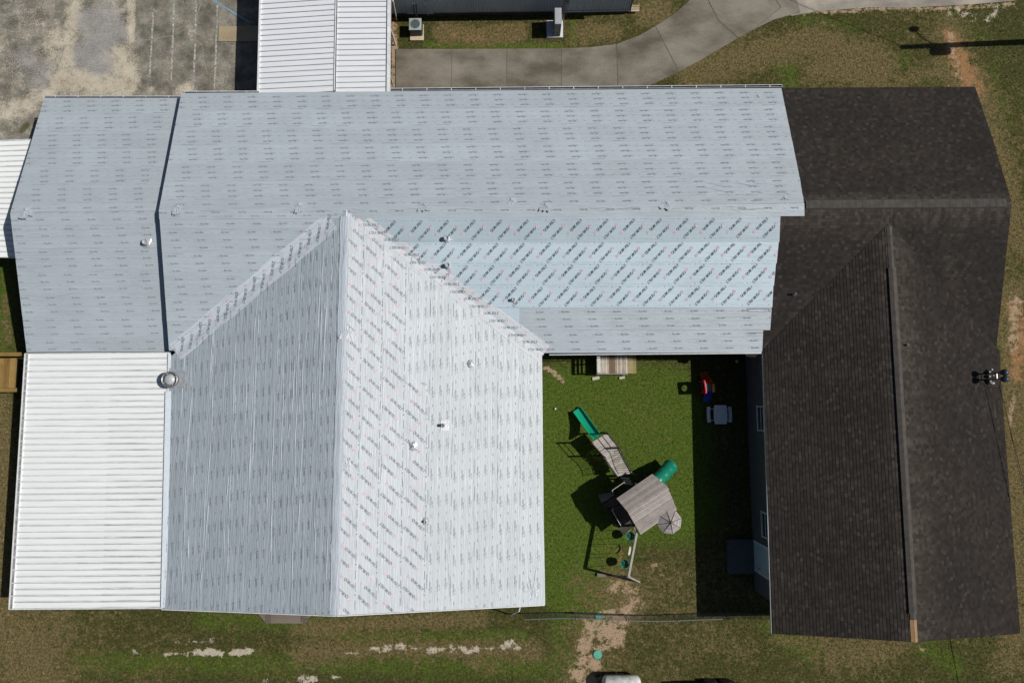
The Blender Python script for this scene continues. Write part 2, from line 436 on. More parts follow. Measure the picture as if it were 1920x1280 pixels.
def pucker(mb, pl, c, m=0, R=.35, lump=.06, n=12):
    """underlayment drawn up round something below it: a lump with radiating folds"""
    V = [pl.P(c[0], c[1], lump)]; Fs = []; uv = [tuple(c)]
    rings = 5
    ph = [random.uniform(.6, 1.4) for _ in range(n)]
    for j in range(1, rings + 1):
        t = j / rings
        for k in range(n):
            a = 2 * PI * k / n + .2 * math.sin(j + k); r = R * t * (ph[k] if j > 2 else 1)
            hgt = max(.008, lump * (1 - t) ** 1.5 + (.03 * (1 - t) if k % 2 else -.012 * (1 - t))) if j < rings else .006
            V.append(pl.P(c[0] + r * math.cos(a), c[1] + r * math.sin(a), hgt)); uv.append((c[0] + r * math.cos(a), c[1] + r * math.sin(a)))
    for k in range(n): Fs.append((0, 1 + k, 1 + (k + 1) % n))
    for j in range(rings - 1):
        for k in range(n): Fs.append((1 + j * n + k, 1 + j * n + (k + 1) % n, 1 + (j + 1) * n + (k + 1) % n, 1 + (j + 1) * n + k))
    mb.add(V, Fs, m, uv=uv)

# ---- north slope, covered part
vr = PN.uv(R1)[1]
pn_cov = uvpoly(PN, [(340, 175), (1465, 165.5), (1500, 335), (1509, 381), (298, 394)])
# walk: use the convex hull order given; ridge side = last two
vN = [min(p[1] for p in pn_cov)] + [PN.puv(700, y)[1] for y in (206, 239, 271, 304, 339, 372)] + [vr + .02]
nb = MB()
sheets(nb, PN, pn_cov, vN, lambda i: 0, [.5, .56, .52, .58, .5, .53, .49])
expN = (vN[5] - vN[1]) / 4
small_print(nb, PN, pn_cov, vN[1] - expN, 7, expN, (.17, .48, .79), 1, 2, u0=.2, lineoff=expN - .1)
for _ in range(26):
    u = random.uniform(-16, 20); v = random.uniform(vr - 1.6, vr - .1); crease(nb, PN, u, v, u + random.uniform(.6, 2.0), v + random.uniform(-.15, .15), .012, .03, 0, pn_cov)
for px, py in ((332, 389), (560, 386), (795, 386), (958, 376), (1022, 386), (1250, 383), (1470, 372), (1421, 182)):
    c = PN.puv(px, py); pucker(nb, PN, c, 0, .32 if px < 1400 else .2, .03 if px < 1400 else .02, 19)
for _ in range(14):
    c = PN.puv(random.uniform(1360, 1490), random.uniform(345, 385)); l = random.uniform(.4, 1.5); a = random.uniform(.05, .35)
    crease(nb, PN, c[0], c[1], c[0] + l * math.cos(a), c[1] - l * math.sin(a) * .6, random.uniform(.012, .03), .025, 0, pn_cov)
roofN = nb.build('roof_underlayment', [MT['felt'], MT['ink_small'], MT['ink3']], bA); roofN['label'] = 'grey printed underlayment on the long upper slope'

# ---- ridge fold: last sheet laps over the ridge onto the south slope, down to y~406
rb = MB(); mapS = planemap(PS, .03)
fold = uvpoly(PS, [(298, 393), (1508, 379), (1508, 405), (299, 411)])
vS_r = PS.uv(R1)[1]
sheets(rb, PS, fold, [min(p[1] for p in fold) - .01, vS_r + .0], lambda i: 0, [.51], .012, .01)
mapF = lambda W: mapS(W)
ok = lambda W: inside(fold, W, .01)
us = [p[0] for p in fold]
for k in range(-2, 40):
    u = min(us) + k * 1.27
    V, Fs = T_SMALL
    stamp(rb, T_SMALL, mapF, (u + .4, vS_r - .12), PI, 1, ok); stamp(rb, T_DASH, mapF, (u - .3, vS_r - .17), 0, 2, ok)
    stamp(rb, T_LINE, mapF, (u, vS_r - .35), 0, 2, ok)
for _ in range(30):
    u = random.uniform(min(us), max(us)); v = vS_r - random.uniform(.05, .3); crease(rb, PS, u, v, u + random.uniform(.5, 1.8), v + random.uniform(-.08, .08), .03, .03, 0, fold)
rb.build('ridge_underlayment', [MT['felt'], MT['ink_small'], MT['ink3']], bA)

# ---- south slope, left of the middle wing
ps_l = uvpoly(PS, [(299, 405), (650, 400), (640, 660), (317, 657)], PS.cut(PCW))
lb = MB(); eS = min(PS.puv(318, 657)[1], PS.puv(1429, 660)[1])
vb = [PS.puv(400, y)[1] for y in (657, 602, 559, 515.5, 472.5, 429, 405)]
sheets(lb, PS, ps_l, vb, lambda i: 0, [.5, .54, .5, .53, .5, .5])
expS = (vb[1] - vb[5]) / -4
small_print(lb, PS, ps_l, vb[1] - expS, 6, expS, (.20, .56, .92), 1, 2, u0=.1, lineoff=expS - .06)
lb.build('roof_underlayment', [MT['felt'], MT['ink_small'], MT['ink3']], bA)['label'] = 'grey printed underlayment between the left gable and the middle wing'

# ---- south slope, right of the middle wing: four pale blue rows of big print, two grey rows below
qy = [407, 454.5, 494.5, 536.5, 577]
qx = [1463, 1460, 1455, 1450, 1447]   # right ends
rbq = MB()
for i in range(4):
    P = uvpoly(PS, [(640, qy[i] - .5), (qx[i], qy[i] - 1.5), (qx[i + 1] + 1, qy[i + 1] - 1), (640, qy[i + 1])], PS.cut(PCE))
    if len(P) < 3: continue
    vlo, vhi = min(p[1] for p in P), max(p[1] for p in P)
    lift = (3 - i) * .004
    sheets(rbq, PS, P, [vlo, vhi], lambda k: 0, [[.27, .52, .49, .51][i]], lift + .004, .01)
    vc = (PS.puv(1100, qy[i])[1] + PS.puv(1100, qy[i + 1])[1]) / 2 + .02
    mp = lambda W, l=lift: PS.O + np.outer(W[:, 0], PS.u) + np.outer(W[:, 1], PS.v) + PS.n * (.027 + l)
    okf = lambda W, P=P: inside(P, W, .005)
    quik_print(rbq, mp, okf, min(p[0] for p in P), max(p[0] for p in P), vc, 1, 2, 3, .47, PS.puv(953, 470)[0] + .65 - i * .2, 1.285)
gy = [577, 619.5, 662]
for i in range(2):
    P = uvpoly(PS, [(700, gy[i]), ([1447, 1431][i], gy[i] - .5), ([1444, 1429][i], gy[i + 1] - 1), (700, gy[i + 1])], PS.cut(PCE))
    if i == 0: P = clip(P, (1, 0, -PS.puv(974, 590)[0]))
    vlo, vhi = min(p[1] for p in P), max(p[1] for p in P)
    sheets(rbq, PS, P, [vlo, vhi], lambda k: 4, [[.53, .57][i]], .0, .01)
    small_print(rbq, PS, P, PS.puv(1200, gy[i + 1])[1], 1, expS, (.2, .56, .92), 5, 6, u0=.3 + i * .4, lineoff=expS - .03)
P = uvpoly(PS, [(880, 577), (975, 577), (975, 608), (880, 608)], PS.cut(PCE)); sheets(rbq, PS, P, [min(p[1] for p in P), max(p[1] for p in P)], lambda k: 0, [.5], .0, .004)
rbq.build('roof_underlayment', [MT['quik'], MT['ink'], MT['red'], MT['ink3'], MT['felt'], MT['ink_small'], MT['ink3']], bA)['label'] = 'pale blue underlayment rows with large diagonal QUIK-FELT print'

# ---- middle wing, west slope (in long creases along the ridge)
pcw = uvpoly(PCW, [(318, 640), (648, 385), (630, 1153), (304, 1141)], PCW.cut(PS))
cw = MB(); vtop = PCW.uv(C1)[1]; veave = min(p[1] for p in pcw)
xs = [311, 353, 393, 433, 473, 513, 554, 595]
vb = [veave] + [PCW.puv(x - 1.5, 900)[1] for x in xs[1:]] + [vtop + .01]
sheets(cw, PCW, pcw, vb, lambda i: 0, [.5, .52, .48, .53, .5, .52, .49, .52])
expW = (vb[7] - vb[1]) / 6
small_print(cw, PCW, pcw, vb[1] - expW, 9, expW, (.14, .47, .80), 1, 2, u0=.5, lineoff=-.6)
for i in range(1, 8):
    u = -12.0
    while u < 14:
        L = random.uniform(1.5, 4.5); crease(cw, PCW, u, vb[i] + random.gauss(0, .02), u + L, vb[i] + random.gauss(0, .03), random.uniform(.012, .024), .022, 0, pcw); u += L * random.uniform(.8, 1.2)
for _ in range(170):
    u = random.uniform(-12, 14); v = random.uniform(veave, vtop); i = random.randint(0, 7)
    if random.random() < .5: v = vb[i + 1] - abs(random.gauss(0, .12))
    L = random.uniform(.6, 4.5); crease(cw, PCW, u, v, u + L, v + random.gauss(0, .06) * L * .5, random.uniform(.008, .028), random.uniform(.015, .03), 0, pcw)
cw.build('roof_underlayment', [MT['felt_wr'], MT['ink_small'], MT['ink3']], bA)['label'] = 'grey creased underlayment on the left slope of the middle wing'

# ---- middle wing, east slope: four columns of big print by the ridge, then five plain ones
pce = uvpoly(PCE, [(648, 385), (1016, 640), (1021, 1133), (630, 1153)], PCE.cut(PS))
ce = MB(); vtop = PCE.uv(C1)[1]; veave = min(p[1] for p in pce)
xs = [1013, 974, 932, 889, 846, 801, 757, 713, 674]
vb = [veave] + [PCE.puv(x, 850)[1] for x in xs[1:]] + [vtop + .01]
sheets(ce, PCE, pce, vb, lambda i: 0 if i < 5 else 3, [.5, .51, .49, .52, .5, .5, .5, .5, .47])
expE = (vb[4] - vb[1]) / 3
small_print(ce, PCE, pce, vb[1] - expE, 5, expE, (.17, .53, .89), 1, 2, u0=.2, lineoff=expE - .05, period=1.3)
small_print(ce, PCE, clip(pce, (1, 0, -PCE.puv(800, 712)[0])), vb[1] + expE * 4, 1, expE, (.17, .53, .89), 1, 2, u0=.2, period=1.3)
for i in range(4):
    a, b_ = vb[5 + i], vb[6 + i]
    P = clip(clip(pce, (0, 1, -a)), (0, -1, b_ - .02))
    if i == 0: P = clip(P, (-1, 0, PCE.puv(780, 716)[0]))
    okf = lambda W, P=P: inside(P, W, .005)
    quik_print(ce, planemap(PCE, .024), okf, min(p[0] for p in P), max(p[0] for p in P), (a + b_) / 2, 4, 5, 6, (b_ - a) / 2 - .03, .35 + [0, .2, -.25, .15][i], 1.36, ang=PI / 4)
for _ in range(120):
    u = random.uniform(-12, 14); i = random.randint(1, 8); v = vb[i] + random.gauss(0, .03)
    crease(ce, PCE, u, v, u + random.uniform(.4, 2.0), v + random.gauss(0, .03), random.uniform(.006, .014), .015, 0, pce)
for _ in range(9):
    c = PCE.puv(1003, 1120); crease(ce, PCE, c[0] + random.uniform(-.1, .1), c[1] + random.uniform(-.3, .3), c[0] + random.uniform(.5, 1.5), c[1] + random.uniform(-.5, .6), .02, .02, 0, pce)
for px, py in ((652, 873), (654, 622), (1001, 1108)): pucker(ce, PCE, PCE.puv(px, py), 3, .4, .05)
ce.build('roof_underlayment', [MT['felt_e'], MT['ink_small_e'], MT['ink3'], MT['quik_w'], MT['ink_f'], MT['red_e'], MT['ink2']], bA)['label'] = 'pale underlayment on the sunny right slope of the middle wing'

# ---- ridge roll of the middle wing
rr = MB(); pts = [C1 + (C2 - C1) * t for t in np.linspace(.004, 1, 60)]
V = []; uv = []; Fs = []
for i, p in enumerate(pts):
    wob = .02 * math.sin(i * .9) + random.uniform(-.008, .008)
    for j, (a, pl) in enumerate(((.30, PCW), (.10, PCW), (0, None), (.06, PCE), (.14, PCE))):
        if pl is None: q = p + np.array([wob, 0, .035])
        else: q = p - pl.v * (a + wob) + pl.n * (.028 if a < .4 else .016)
        V.append(q); uv.append((i * .3, j * .2))
for i in range(len(pts) - 1):
    for j in range(4): Fs.append((i * 5 + j, i * 5 + j + 1, (i + 1) * 5 + j + 1, (i + 1) * 5 + j))
rr.add(V, Fs, 0, uv)
rr.build('ridge_underlayment', [MT['valley']], bA, True)

# ---- valley strips
def valley(A, B, plL, plR, name_mats, flip, u0, ang, halfw=.5):
    """strip folded into the valley A(top)->B(bottom); t<0 on plL, t>0 on plR"""
    d = nrm(B - A); L = np.linalg.norm(B - A)
    tl = nrm(np.cross(d, plL.n)); tr = nrm(np.cross(plR.n, d))
    if (A - plL.v * .0 + tl)[2] < 0: pass
    # both transverse directions must point away from the valley and upwards
    tl = tl if tl[2] > 0 else -tl; tr = tr if tr[2] > 0 else -tr
    mb = MB(); n = int(L / .35); ss = np.linspace(.5, L + .06, n + 1); V = []; uv = []; Fs = []
    cols = (-halfw, -halfw * .5, 0, halfw * .5, halfw)
    for i, s_ in enumerate(ss):
        for t in cols:
            tt = t * (1 + .03 * math.sin(s_ * 2 + t)); p = A + d * s_ + (tl * -tt if tt < 0 else tr * tt) + (plL.n if tt < 0 else plR.n) * (.022 if abs(t) < halfw else .010)
            V.append(p); uv.append((s_, t))
    for i in range(n):
        for j in range(4): Fs.append((i * 5 + j, i * 5 + j + 1, (i + 1) * 5 + j + 1, (i + 1) * 5 + j))
    mb.add(V, Fs, 0, uv)
    def mp(W):
        out = []
        for s_, t in W: out.append(A + d * s_ + (tl * -t if t < 0 else tr * t) + (plL.n if t < 0 else plR.n) * .036)
        return out
    okf = lambda W: (np.abs(W[:, 1]) < halfw - .01) & (W[:, 0] > .1) & (W[:, 0] < L + .1)
    if flip: mp2 = lambda W: mp(np.stack([W[:, 0], -W[:, 1]], 1)); okf2 = okf
    else: mp2 = mp; okf2 = okf
    return mb, mp2, okf2, L
def pxline(a, b): return a, b
def isect(p1, p2, a, b):
    """ends of the valley line p1^p2 at the two photo rows a, b (on plane p1)"""
    d = nrm(np.cross(p1.n, p2.n)); A = np.array([p1.n, p2.n, d]); rhs = np.array([p1.n @ p1.O, p2.n @ p2.O, 0.0]); X0 = np.linalg.solve(A, rhs)
    out = []
    for P in (a, b): out.append(X0 + d * ((P - X0) @ d))
    return out
A, B = isect(PS, PCW, PS.hit(640, 405), PS.hit(325, 652))
mb, mp2, okf2, L = valley(A, B, PS, PCW, None, False, 0, 0)
# check handedness of the map so the words are not mirrored
def hand(mp): P = np.array(mp(np.array([[1.0, .1], [1.3, .1], [1.0, .25]]))); return np.cross(P[1] - P[0], P[2] - P[0])[2]
if hand(mp2) < 0: mb, mp2, okf2, L = valley(A, B, PS, PCW, None, True, 0, 0)
for k in range(int(L / .9) + 1):
    st = np.array([.7 + k * 1.22, .27]) ; 
    for sgn, off in ((1, 0), (-1, .6)):
        c = np.array([.75 + k * 1.2 + off, 0.0]); a = -PI * .77
        logo(mb, mp2, c, a if sgn > 0 else a + PI, 1, 2, okf2)
mb.build('valley_underlayment', [MT['valley'], MT['ink'], MT['red']], bA)['label'] = 'QUIK-FELT strip folded into the left valley'
A, B = isect(PS, PCE, PS.hit(668, 405), PS.hit(1016, 664))
mb, mp2, okf2, L = valley(A, B, PS, PCE, None, False, 0, 0)
if hand(mp2) < 0: mb, mp2, okf2, L = valley(A, B, PS, PCE, None, True, 0, 0)
for k in range(int(L / .9) + 1):
    for sgn, off in ((1, 0), (-1, .6)):
        c = np.array([.75 + k * 1.2 + off, 0.0]); a = PI * .20
        logo(mb, mp2, c, a if sgn > 0 else a + PI, 1, 2, okf2)
mb.build('valley_underlayment', [MT['quik_w'], MT['ink_f'], MT['red_e']], bA)['label'] = 'QUIK-FELT strip folded into the right valley'

# ---- left, lower section
lbm = MB()
pnl = uvpoly(PNL, [(83, 184), (338, 184), (312, 397), (19, 400)])
sl = clip(uvpoly(PSL, [(19, 399), (312, 395), (330, 659), (50, 660)]), ridge_cut(PSL, L1))
pnl = clip(pnl, ridge_cut(PNL, L1))
vb = [min(p[1] for p in pnl)] + [PNL.puv(200, y)[1] for y in (215.5, 247, 280, 313, 348, 382)] + [PNL.uv(L1)[1] + .01]
sheets(lbm, PNL, pnl, vb, lambda i: 0, [.49, .5, .47, .51, .48])
e1 = (vb[5] - vb[1]) / 4
small_print(lbm, PNL, pnl, vb[1] - e1, 7, e1, (.17, .48, .79), 1, 2, u0=.6, lineoff=e1 - .1)
vb = [min(p[1] for p in sl)] + [PSL.puv(185, y)[1] for y in (634, 591, 549, 506, 464, 421)] + [PSL.uv(L1)[1] + .01]
sheets(lbm, PSL, sl, vb, lambda i: 0, [.48, .51, .49, .5])
e2 = (vb[5] - vb[1]) / 4
small_print(lbm, PSL, sl, vb[1] - e2, 7, e2, (.20, .56, .90), 1, 2, u0=.1, lineoff=e2 - .06)
for _ in range(60):
    pl, po = (PSL, sl) if random.random() < .75 else (PNL, pnl)
    c = pl.puv(random.choice((random.uniform(30, 110), random.uniform(30, 300))), random.uniform(200, 655))
    a = random.gauss(0, .35); l = random.uniform(.3, 1.3); crease(lbm, pl, c[0], c[1], c[0] + l * math.cos(a), c[1] + l * math.sin(a), random.uniform(.008, .02), .02, 0, po)
pucker(lbm, PNL, PNL.puv(50, 396), 0, .36, .06, 17)
lbm.build('roof_underlayment', [MT['felt'], MT['ink_small'], MT['ink3']], bA)['label'] = 'grey printed underlayment on the lower left section'

# ---- shingles
def shingles(mb, pl, poly, ridge_v, step=.15, shift=0.0, fade=1.7):
    vs = [p[1] for p in poly]; k0 = int(min(vs) / step) - 1; k1 = int(max(vs) / step) + 2
    for k in range(k0, k1):
        a, b_ = k * step, (k + 1) * step
        q = clip(clip(poly, (0, 1, -a)), (0, -1, b_))
        if len(q) < 3: continue
        tone = .5 + .5 * max(0, 1 - (ridge_v - (a + b_) / 2) / fade) + 1e-4
        P = [pl.P(p[0], p[1], shift + .003 + .013 * (1 - (p[1] - a) / step)) for p in q]
        mb.add(P, [tuple(range(len(P)))], 0, uv=[(p[0] + 50, p[1] + 1e-3) for p in q], tone=tone)
        lo = [p for p in q if abs(p[1] - a) < 1e-6]
        if len(lo) == 2:
            p, r = lo
            mb.add([pl.P(p[0], a, shift + .016), pl.P(r[0], a, shift + .016), pl.P(r[0], a, shift + .001), pl.P(p[0], a, shift + .001)], [(0, 1, 2, 3)], 1, uv=[(0, 0)] * 4, tone=.4)
sh = MB()
pn_sh = uvpoly(PN, [(1465, 165.5), (1828, 163), (1862, 263), (1897, 380), (1508, 384), (1500, 335)]); pn_sh = clip(pn_sh, ridge_cut(PN, R1))
shingles(sh, PN, pn_sh, PN.uv(R1)[1], fade=.8)
sh.build('shingle_roof', [MT['shingle'], MT['dark']], bA)['label'] = 'dark shingles on the upper right slope'
sh = MB()
pa = uvpoly(PS, [(1400, 378), (1667, 378), (1690, 700), (1400, 668)], PS.cut(PWW), ridge_cut(PS, R1))
shingles(sh, PS, pa, PS.uv(R1)[1], shift=-.012, fade=2.2)
pb = uvpoly(PS, [(1650, 378), (1897.5, 378), (1868, 655), (1650, 655)], PS.cut(PWE), ridge_cut(PS, R1))
pb = clip(pb, (1, 0, -PS.uv(W1)[0])); 
shingles(sh, PS, pb, PS.uv(R1)[1], shift=-.012, fade=1.6)
sh.build('shingle_roof', [MT['shingle'], MT['dark']], bA)['label'] = 'dark shingles below the long ridge'
sh = MB()
pw = uvpoly(PWW, [(1667, 410), (1715, 1203), (1447, 1187), (1429, 640)], PWW.cut(PS), ridge_cut(PWW, W1))
shingles(sh, PWW, pw, PWW.uv(W1)[1], fade=.9)
sh.build('shingle_roof', [MT['shingle'], MT['dark']], bA)['label'] = 'dark shingles on the courtyard side of the right wing'
sh = MB()
pe = uvpoly(PWE, [(1667, 410), (1874, 640), (1876, 700), (1913, 1187), (1715, 1203)], PWE.cut(PS), ridge_cut(PWE, W1))
shingles(sh, PWE, pe, PWE.uv(W1)[1], fade=2.0)
sh.build('shingle_roof', [MT['shingle'], MT['dark']], bA)['label'] = 'dark shingles on the outer side of the right wing'

# ---- ridge vents with cap shingles
def ridge_vent(P0, P1, pa_, pb_, w=.19, h=.045, name='ridge_vent', shadow_w=(.055, .05)):
    mb = MB(); L = np.linalg.norm(P1 - P0); n = int(L / .16); d = (P1 - P0) / L
    for i in range(n):
        a = P0 + d * (L * i / n); b_ = P0 + d * (L * (i + 1) / n); hh = h + .006 * (i % 2) + random.uniform(0, .003)
        qa = [-pa_.v * w + pa_.n * hh, np.array([0, 0, hh + .012]), -pb_.v * w + pb_.n * hh]
        V = [a + q for q in qa] + [b_ + q for q in qa]
        mb.add(V, [(0, 1, 4, 3), (1, 2, 5, 4)], 0)
        V = [a + qa[0], b_ + qa[0], b_ - pa_.v * w, a - pa_.v * w, a + qa[2], b_ + qa[2], b_ - pb_.v * w, a - pb_.v * w]
        mb.add(V, [(0, 1, 2, 3), (4, 7, 6, 5)], 1)
    for pl_, ww_ in ((pa_, .03 if w < .18 and name != 'ridge_vent' else shadow_w[0]), (pb_, shadow_w[1])):
        if name == 'ridge_vent': mb.add([P0 - pl_.v * w + pl_.n * .02, P1 - pl_.v * w + pl_.n * .02, P1 - pl_.v * (w + ww_) + pl_.n * .02, P0 - pl_.v * (w + ww_) + pl_.n * .02], [(0, 1, 2, 3)], 1)  # dark strip paints the vent's shadow on the slope
    for e, q in ((P0, 0), (P1, 1)): mb.add([e - pa_.v * w + pa_.n * h, e + np.array([0, 0, h]), e - pb_.v * w + pb_.n * h, e - pb_.v * w, e - pa_.v * w], [(0, 1, 2, 3, 4)], 1)
    return mb.build(name, [MT['cap'], MT['dark']], bA)
d = nrm(R2 - R1)
ridge_vent(PN.hit(1509, 380) * 0 + isect(PN, PS, PN.hit(1510, 380), PN.hit(1893, 380))[0], isect(PN, PS, PN.hit(1510, 380), PN.hit(1886, 380))[1], PN, PS)
dW = nrm(W2 - W1); LW = np.linalg.norm(W2 - W1)
def onW(py):
    best = min(np.linspace(0, LW, 800), key=lambda s_: abs(proj_y(W1 + dW * s_) - py)); return W1 + dW * best
def proj_y(P): q = M3.T @ (np.array(P) - CAM); return 640 - F * q[1] / -q[2]
ridge_vent(onW(502), onW(1150), PWW, PWE, .17, .07, shadow_w=(.05, .02))
# plain caps where there is no vent, and the bare board at the gable end
ridge_vent(onW(424), onW(502), PWW, PWE, .13, .018, 'ridge_cap')
ridge_vent(onW(1150), onW(1161), PWW, PWE, .13, .03, 'ridge_cap')
eb = MB(); a, b_ = onW(1161), onW(1203)
for pl in (PWW, PWE):
    eb.add([a + pl.n * .03, b_ + pl.n * .03, b_ - pl.v * .15 + pl.n * .03, a - pl.v * .15 + pl.n * .03, a + pl.n * .0, b_ + pl.n * .0, b_ - pl.v * .15, a - pl.v * .15], [(0, 1, 2, 3), (2, 1, 5, 6), (3, 2, 6, 7), (0, 3, 7, 4)], 0)
eb.build('ridge_board', [MT['wood_raw']], bA)['label'] = 'bare tan board where the ridge cap is missing'

# ---- walls under the roofs
def G(px, py, z): p = U(px, py, z); return (p[0], p[1])
wb = MB()
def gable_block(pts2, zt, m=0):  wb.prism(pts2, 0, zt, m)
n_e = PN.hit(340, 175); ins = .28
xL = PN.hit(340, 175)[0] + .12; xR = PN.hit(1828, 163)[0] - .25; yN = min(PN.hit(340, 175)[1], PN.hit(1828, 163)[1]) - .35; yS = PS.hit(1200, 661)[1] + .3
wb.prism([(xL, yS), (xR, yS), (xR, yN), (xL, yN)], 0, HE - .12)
def gable(xa, ya, yb, pl, ridge, m=0, axis='y'):
    """triangle infill of a gable end"""
    if axis == 'y': wb.add([(xa, ya, HE - .14), (xa, yb, HE - .14), (xa, (ya + yb) / 2, ridge - .12)], [(0, 1, 2)], m)
    else: wb.add([(ya, xa, HE - .14), (yb, xa, HE - .14), (m, xa, ridge - .12)], [(0, 1, 2)], 0)
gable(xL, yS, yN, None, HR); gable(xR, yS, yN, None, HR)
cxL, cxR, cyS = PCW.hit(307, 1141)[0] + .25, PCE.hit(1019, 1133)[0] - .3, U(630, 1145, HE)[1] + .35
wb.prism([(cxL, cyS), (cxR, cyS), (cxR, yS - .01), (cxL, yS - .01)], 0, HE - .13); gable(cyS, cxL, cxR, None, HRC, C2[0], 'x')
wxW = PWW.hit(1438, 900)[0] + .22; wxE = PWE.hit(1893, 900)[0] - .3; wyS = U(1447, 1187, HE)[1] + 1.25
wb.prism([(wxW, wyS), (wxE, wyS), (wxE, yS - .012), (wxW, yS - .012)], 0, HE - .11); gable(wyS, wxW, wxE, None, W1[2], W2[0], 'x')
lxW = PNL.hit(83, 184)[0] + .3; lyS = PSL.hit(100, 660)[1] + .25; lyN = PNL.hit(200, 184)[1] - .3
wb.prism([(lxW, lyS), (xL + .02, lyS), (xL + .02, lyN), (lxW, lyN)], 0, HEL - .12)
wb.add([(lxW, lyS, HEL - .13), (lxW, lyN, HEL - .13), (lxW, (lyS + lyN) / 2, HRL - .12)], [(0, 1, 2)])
# roof deck underside just below the planes: a board sheet following each slope
for pl, po in ((PN, pn_cov), (PN, pn_sh), (PS, ps_l), (PCW, pcw), (PCE, pce), (PS, pa), (PS, pb), (PWW, pw), (PWE, pe), (PNL, pnl), (PSL, sl),
               (PS, uvpoly(PS, [(640, 385), (1447, 385), (1430, 661), (640, 661)], PS.cut(PCE), ridge_cut(PS, R1)))):
    dz = -.03
    n = len(po)
    V = [pl.P(p[0], p[1], dz) for p in po] + [pl.P(p[0], p[1], dz - .07) for p in po]
    wb.add(V, [tuple(range(n)), tuple(range(n, 2 * n))] + [(i, (i + 1) % n, n + (i + 1) % n, n + i) for i in range(n)], 1)
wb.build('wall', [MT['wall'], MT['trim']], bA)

# rake and eave trims (thin drip edge)
tb = MB()
def trim_line(pl, a, b_, w=.04, off=.0, h=.0, m=0):
    P, Q = pl.hit(*a), pl.hit(*b_); tb.beam(P + np.array([0, 0, h - .045]), Q + np.array([0, 0, h - .045]), w, .10, m)
trim_line(PCW, (303, 1142), (630, 1154.5)); trim_line(PCE, (631, 1154.5), (1021, 1134)); trim_line(PCE, (1013.5, 672), (1021.5, 1133)); tb.build('drip_edge', [MT['trim']], bA); tb = MB()
trim_line(PS, (1030, 665), (1429, 662)); tb.build('drip_edge', [MT['trim']], bA); tb = MB()
trim_line(PWW, (1430, 662), (1447, 1187), .03)
tb.build('drip_edge', [MT['trim']], bA)
# gutters along the north eave: white trough, dark inside, hangers
def gutter(a, b_, pl, z, n, w=.13):
    P, Q = U(*a, z), U(*b_, z); mb = MB(); d = nrm(Q - P); out = np.array([-d[1], d[0], 0.0]);
    if out[1] < 0: out = -out
    mb.beam(P + out * .02, Q + out * .02, .012, .12, 0); mb.beam(P + out * w, Q + out * w, .022, .13, 0)
    mb.beam(P + out * w / 2 + np.array([0, 0, -.06]), Q + out * w / 2 + np.array([0, 0, -.06]), w, .01, 1)
    for i in range(n):
        c = P + (Q - P) * (i + .5) / n; mb.beam(c + out * .0 + np.array([0, 0, .05]), c + out * w + np.array([0, 0, .05]), .03, .012, 0)
    for e in (P, Q): mb.beam(e + out * .0, e + out * w, .012, .12, 0)
    mb.build('gutter', [MT['trim'], MT['dark']], bA)
gutter((732, 171.5), (1466, 164.5), PN, HE - .03, 16); gutter((346, 174), (486, 173.5), PN, HE - .03, 3, .05); gutter((84, 183.5), (338, 183.5), PNL, HEL - .03, 6, .08)
ds = MB(); p0 = U(975, 1138, HE - .1); ds.tube([p0, p0 + np.array([-.05, -.2, -.1]), U(962, 1150, HE - .6), U(958, 1152, .2)], .035, 6); ds.build('downspout', [MT['trim']], bA)

# ---- windows, door of the right wing (courtyard wall)
def wy(py): return U(1410, py, 1.5)[1]
def window(y0, y1, z0, z1):
    f = MB(); x = wxW - .02
    f.box((x, (y0 + y1) / 2, z1), (.07, y1 - y0 + .1, .07)); f.box((x, (y0 + y1) / 2, z0), (.09, y1 - y0 + .14, .06))
    for y in (y0, y1): f.box((x, y, (z0 + z1) / 2), (.06, .06, z1 - z0 - .07))
    f.box((x + .005, (y0 + y1) / 2, (z0 + z1) / 2), (.04, y1 - y0 - .06, .04))
    o = f.build('window', [MT['trim']], bA)
    g = MB(); g.box((x + .02, (y0 + y1) / 2, (z0 + z1) / 2), (.02, y1 - y0 - .04, z1 - z0 - .04)); g.build('pane', [simple('window_glass', (.03, .04, .05), (.02, .03, .04), .1)], o)
window(wy(806), wy(762), 1.6, 2.5); window(wy(1004), wy(958), 1.6, 2.5)
dm = MB(); y0, y1 = wy(1078), wy(1022); x = wxW - .02
dm.box((x, (y0 + y1) / 2, 1.25), (.05, (y1 - y0) - .1, 2.1), bev=.01); 
dr = dm.build('door', [simple('pale_blue_door', (.42, .52, .58), (.36, .45, .50), .4, 3)], bA)
h = MB(); h.tube([(x - .03, y0 + .25, 1.15), (x - .09, y0 + .25, 1.15)], .03, 8); h.build('handle', [MT['black']], dr)
df = MB(); df.box((x, y0, 1.2), (.08, .09, 2.3)); df.box((x, y1, 1.2), (.08, .09, 2.3)); df.box((x, (y0 + y1) / 2, 2.38), (.08, (y1 - y0) - .09, .07)); df.build('door_frame', [MT['trim']], bA)

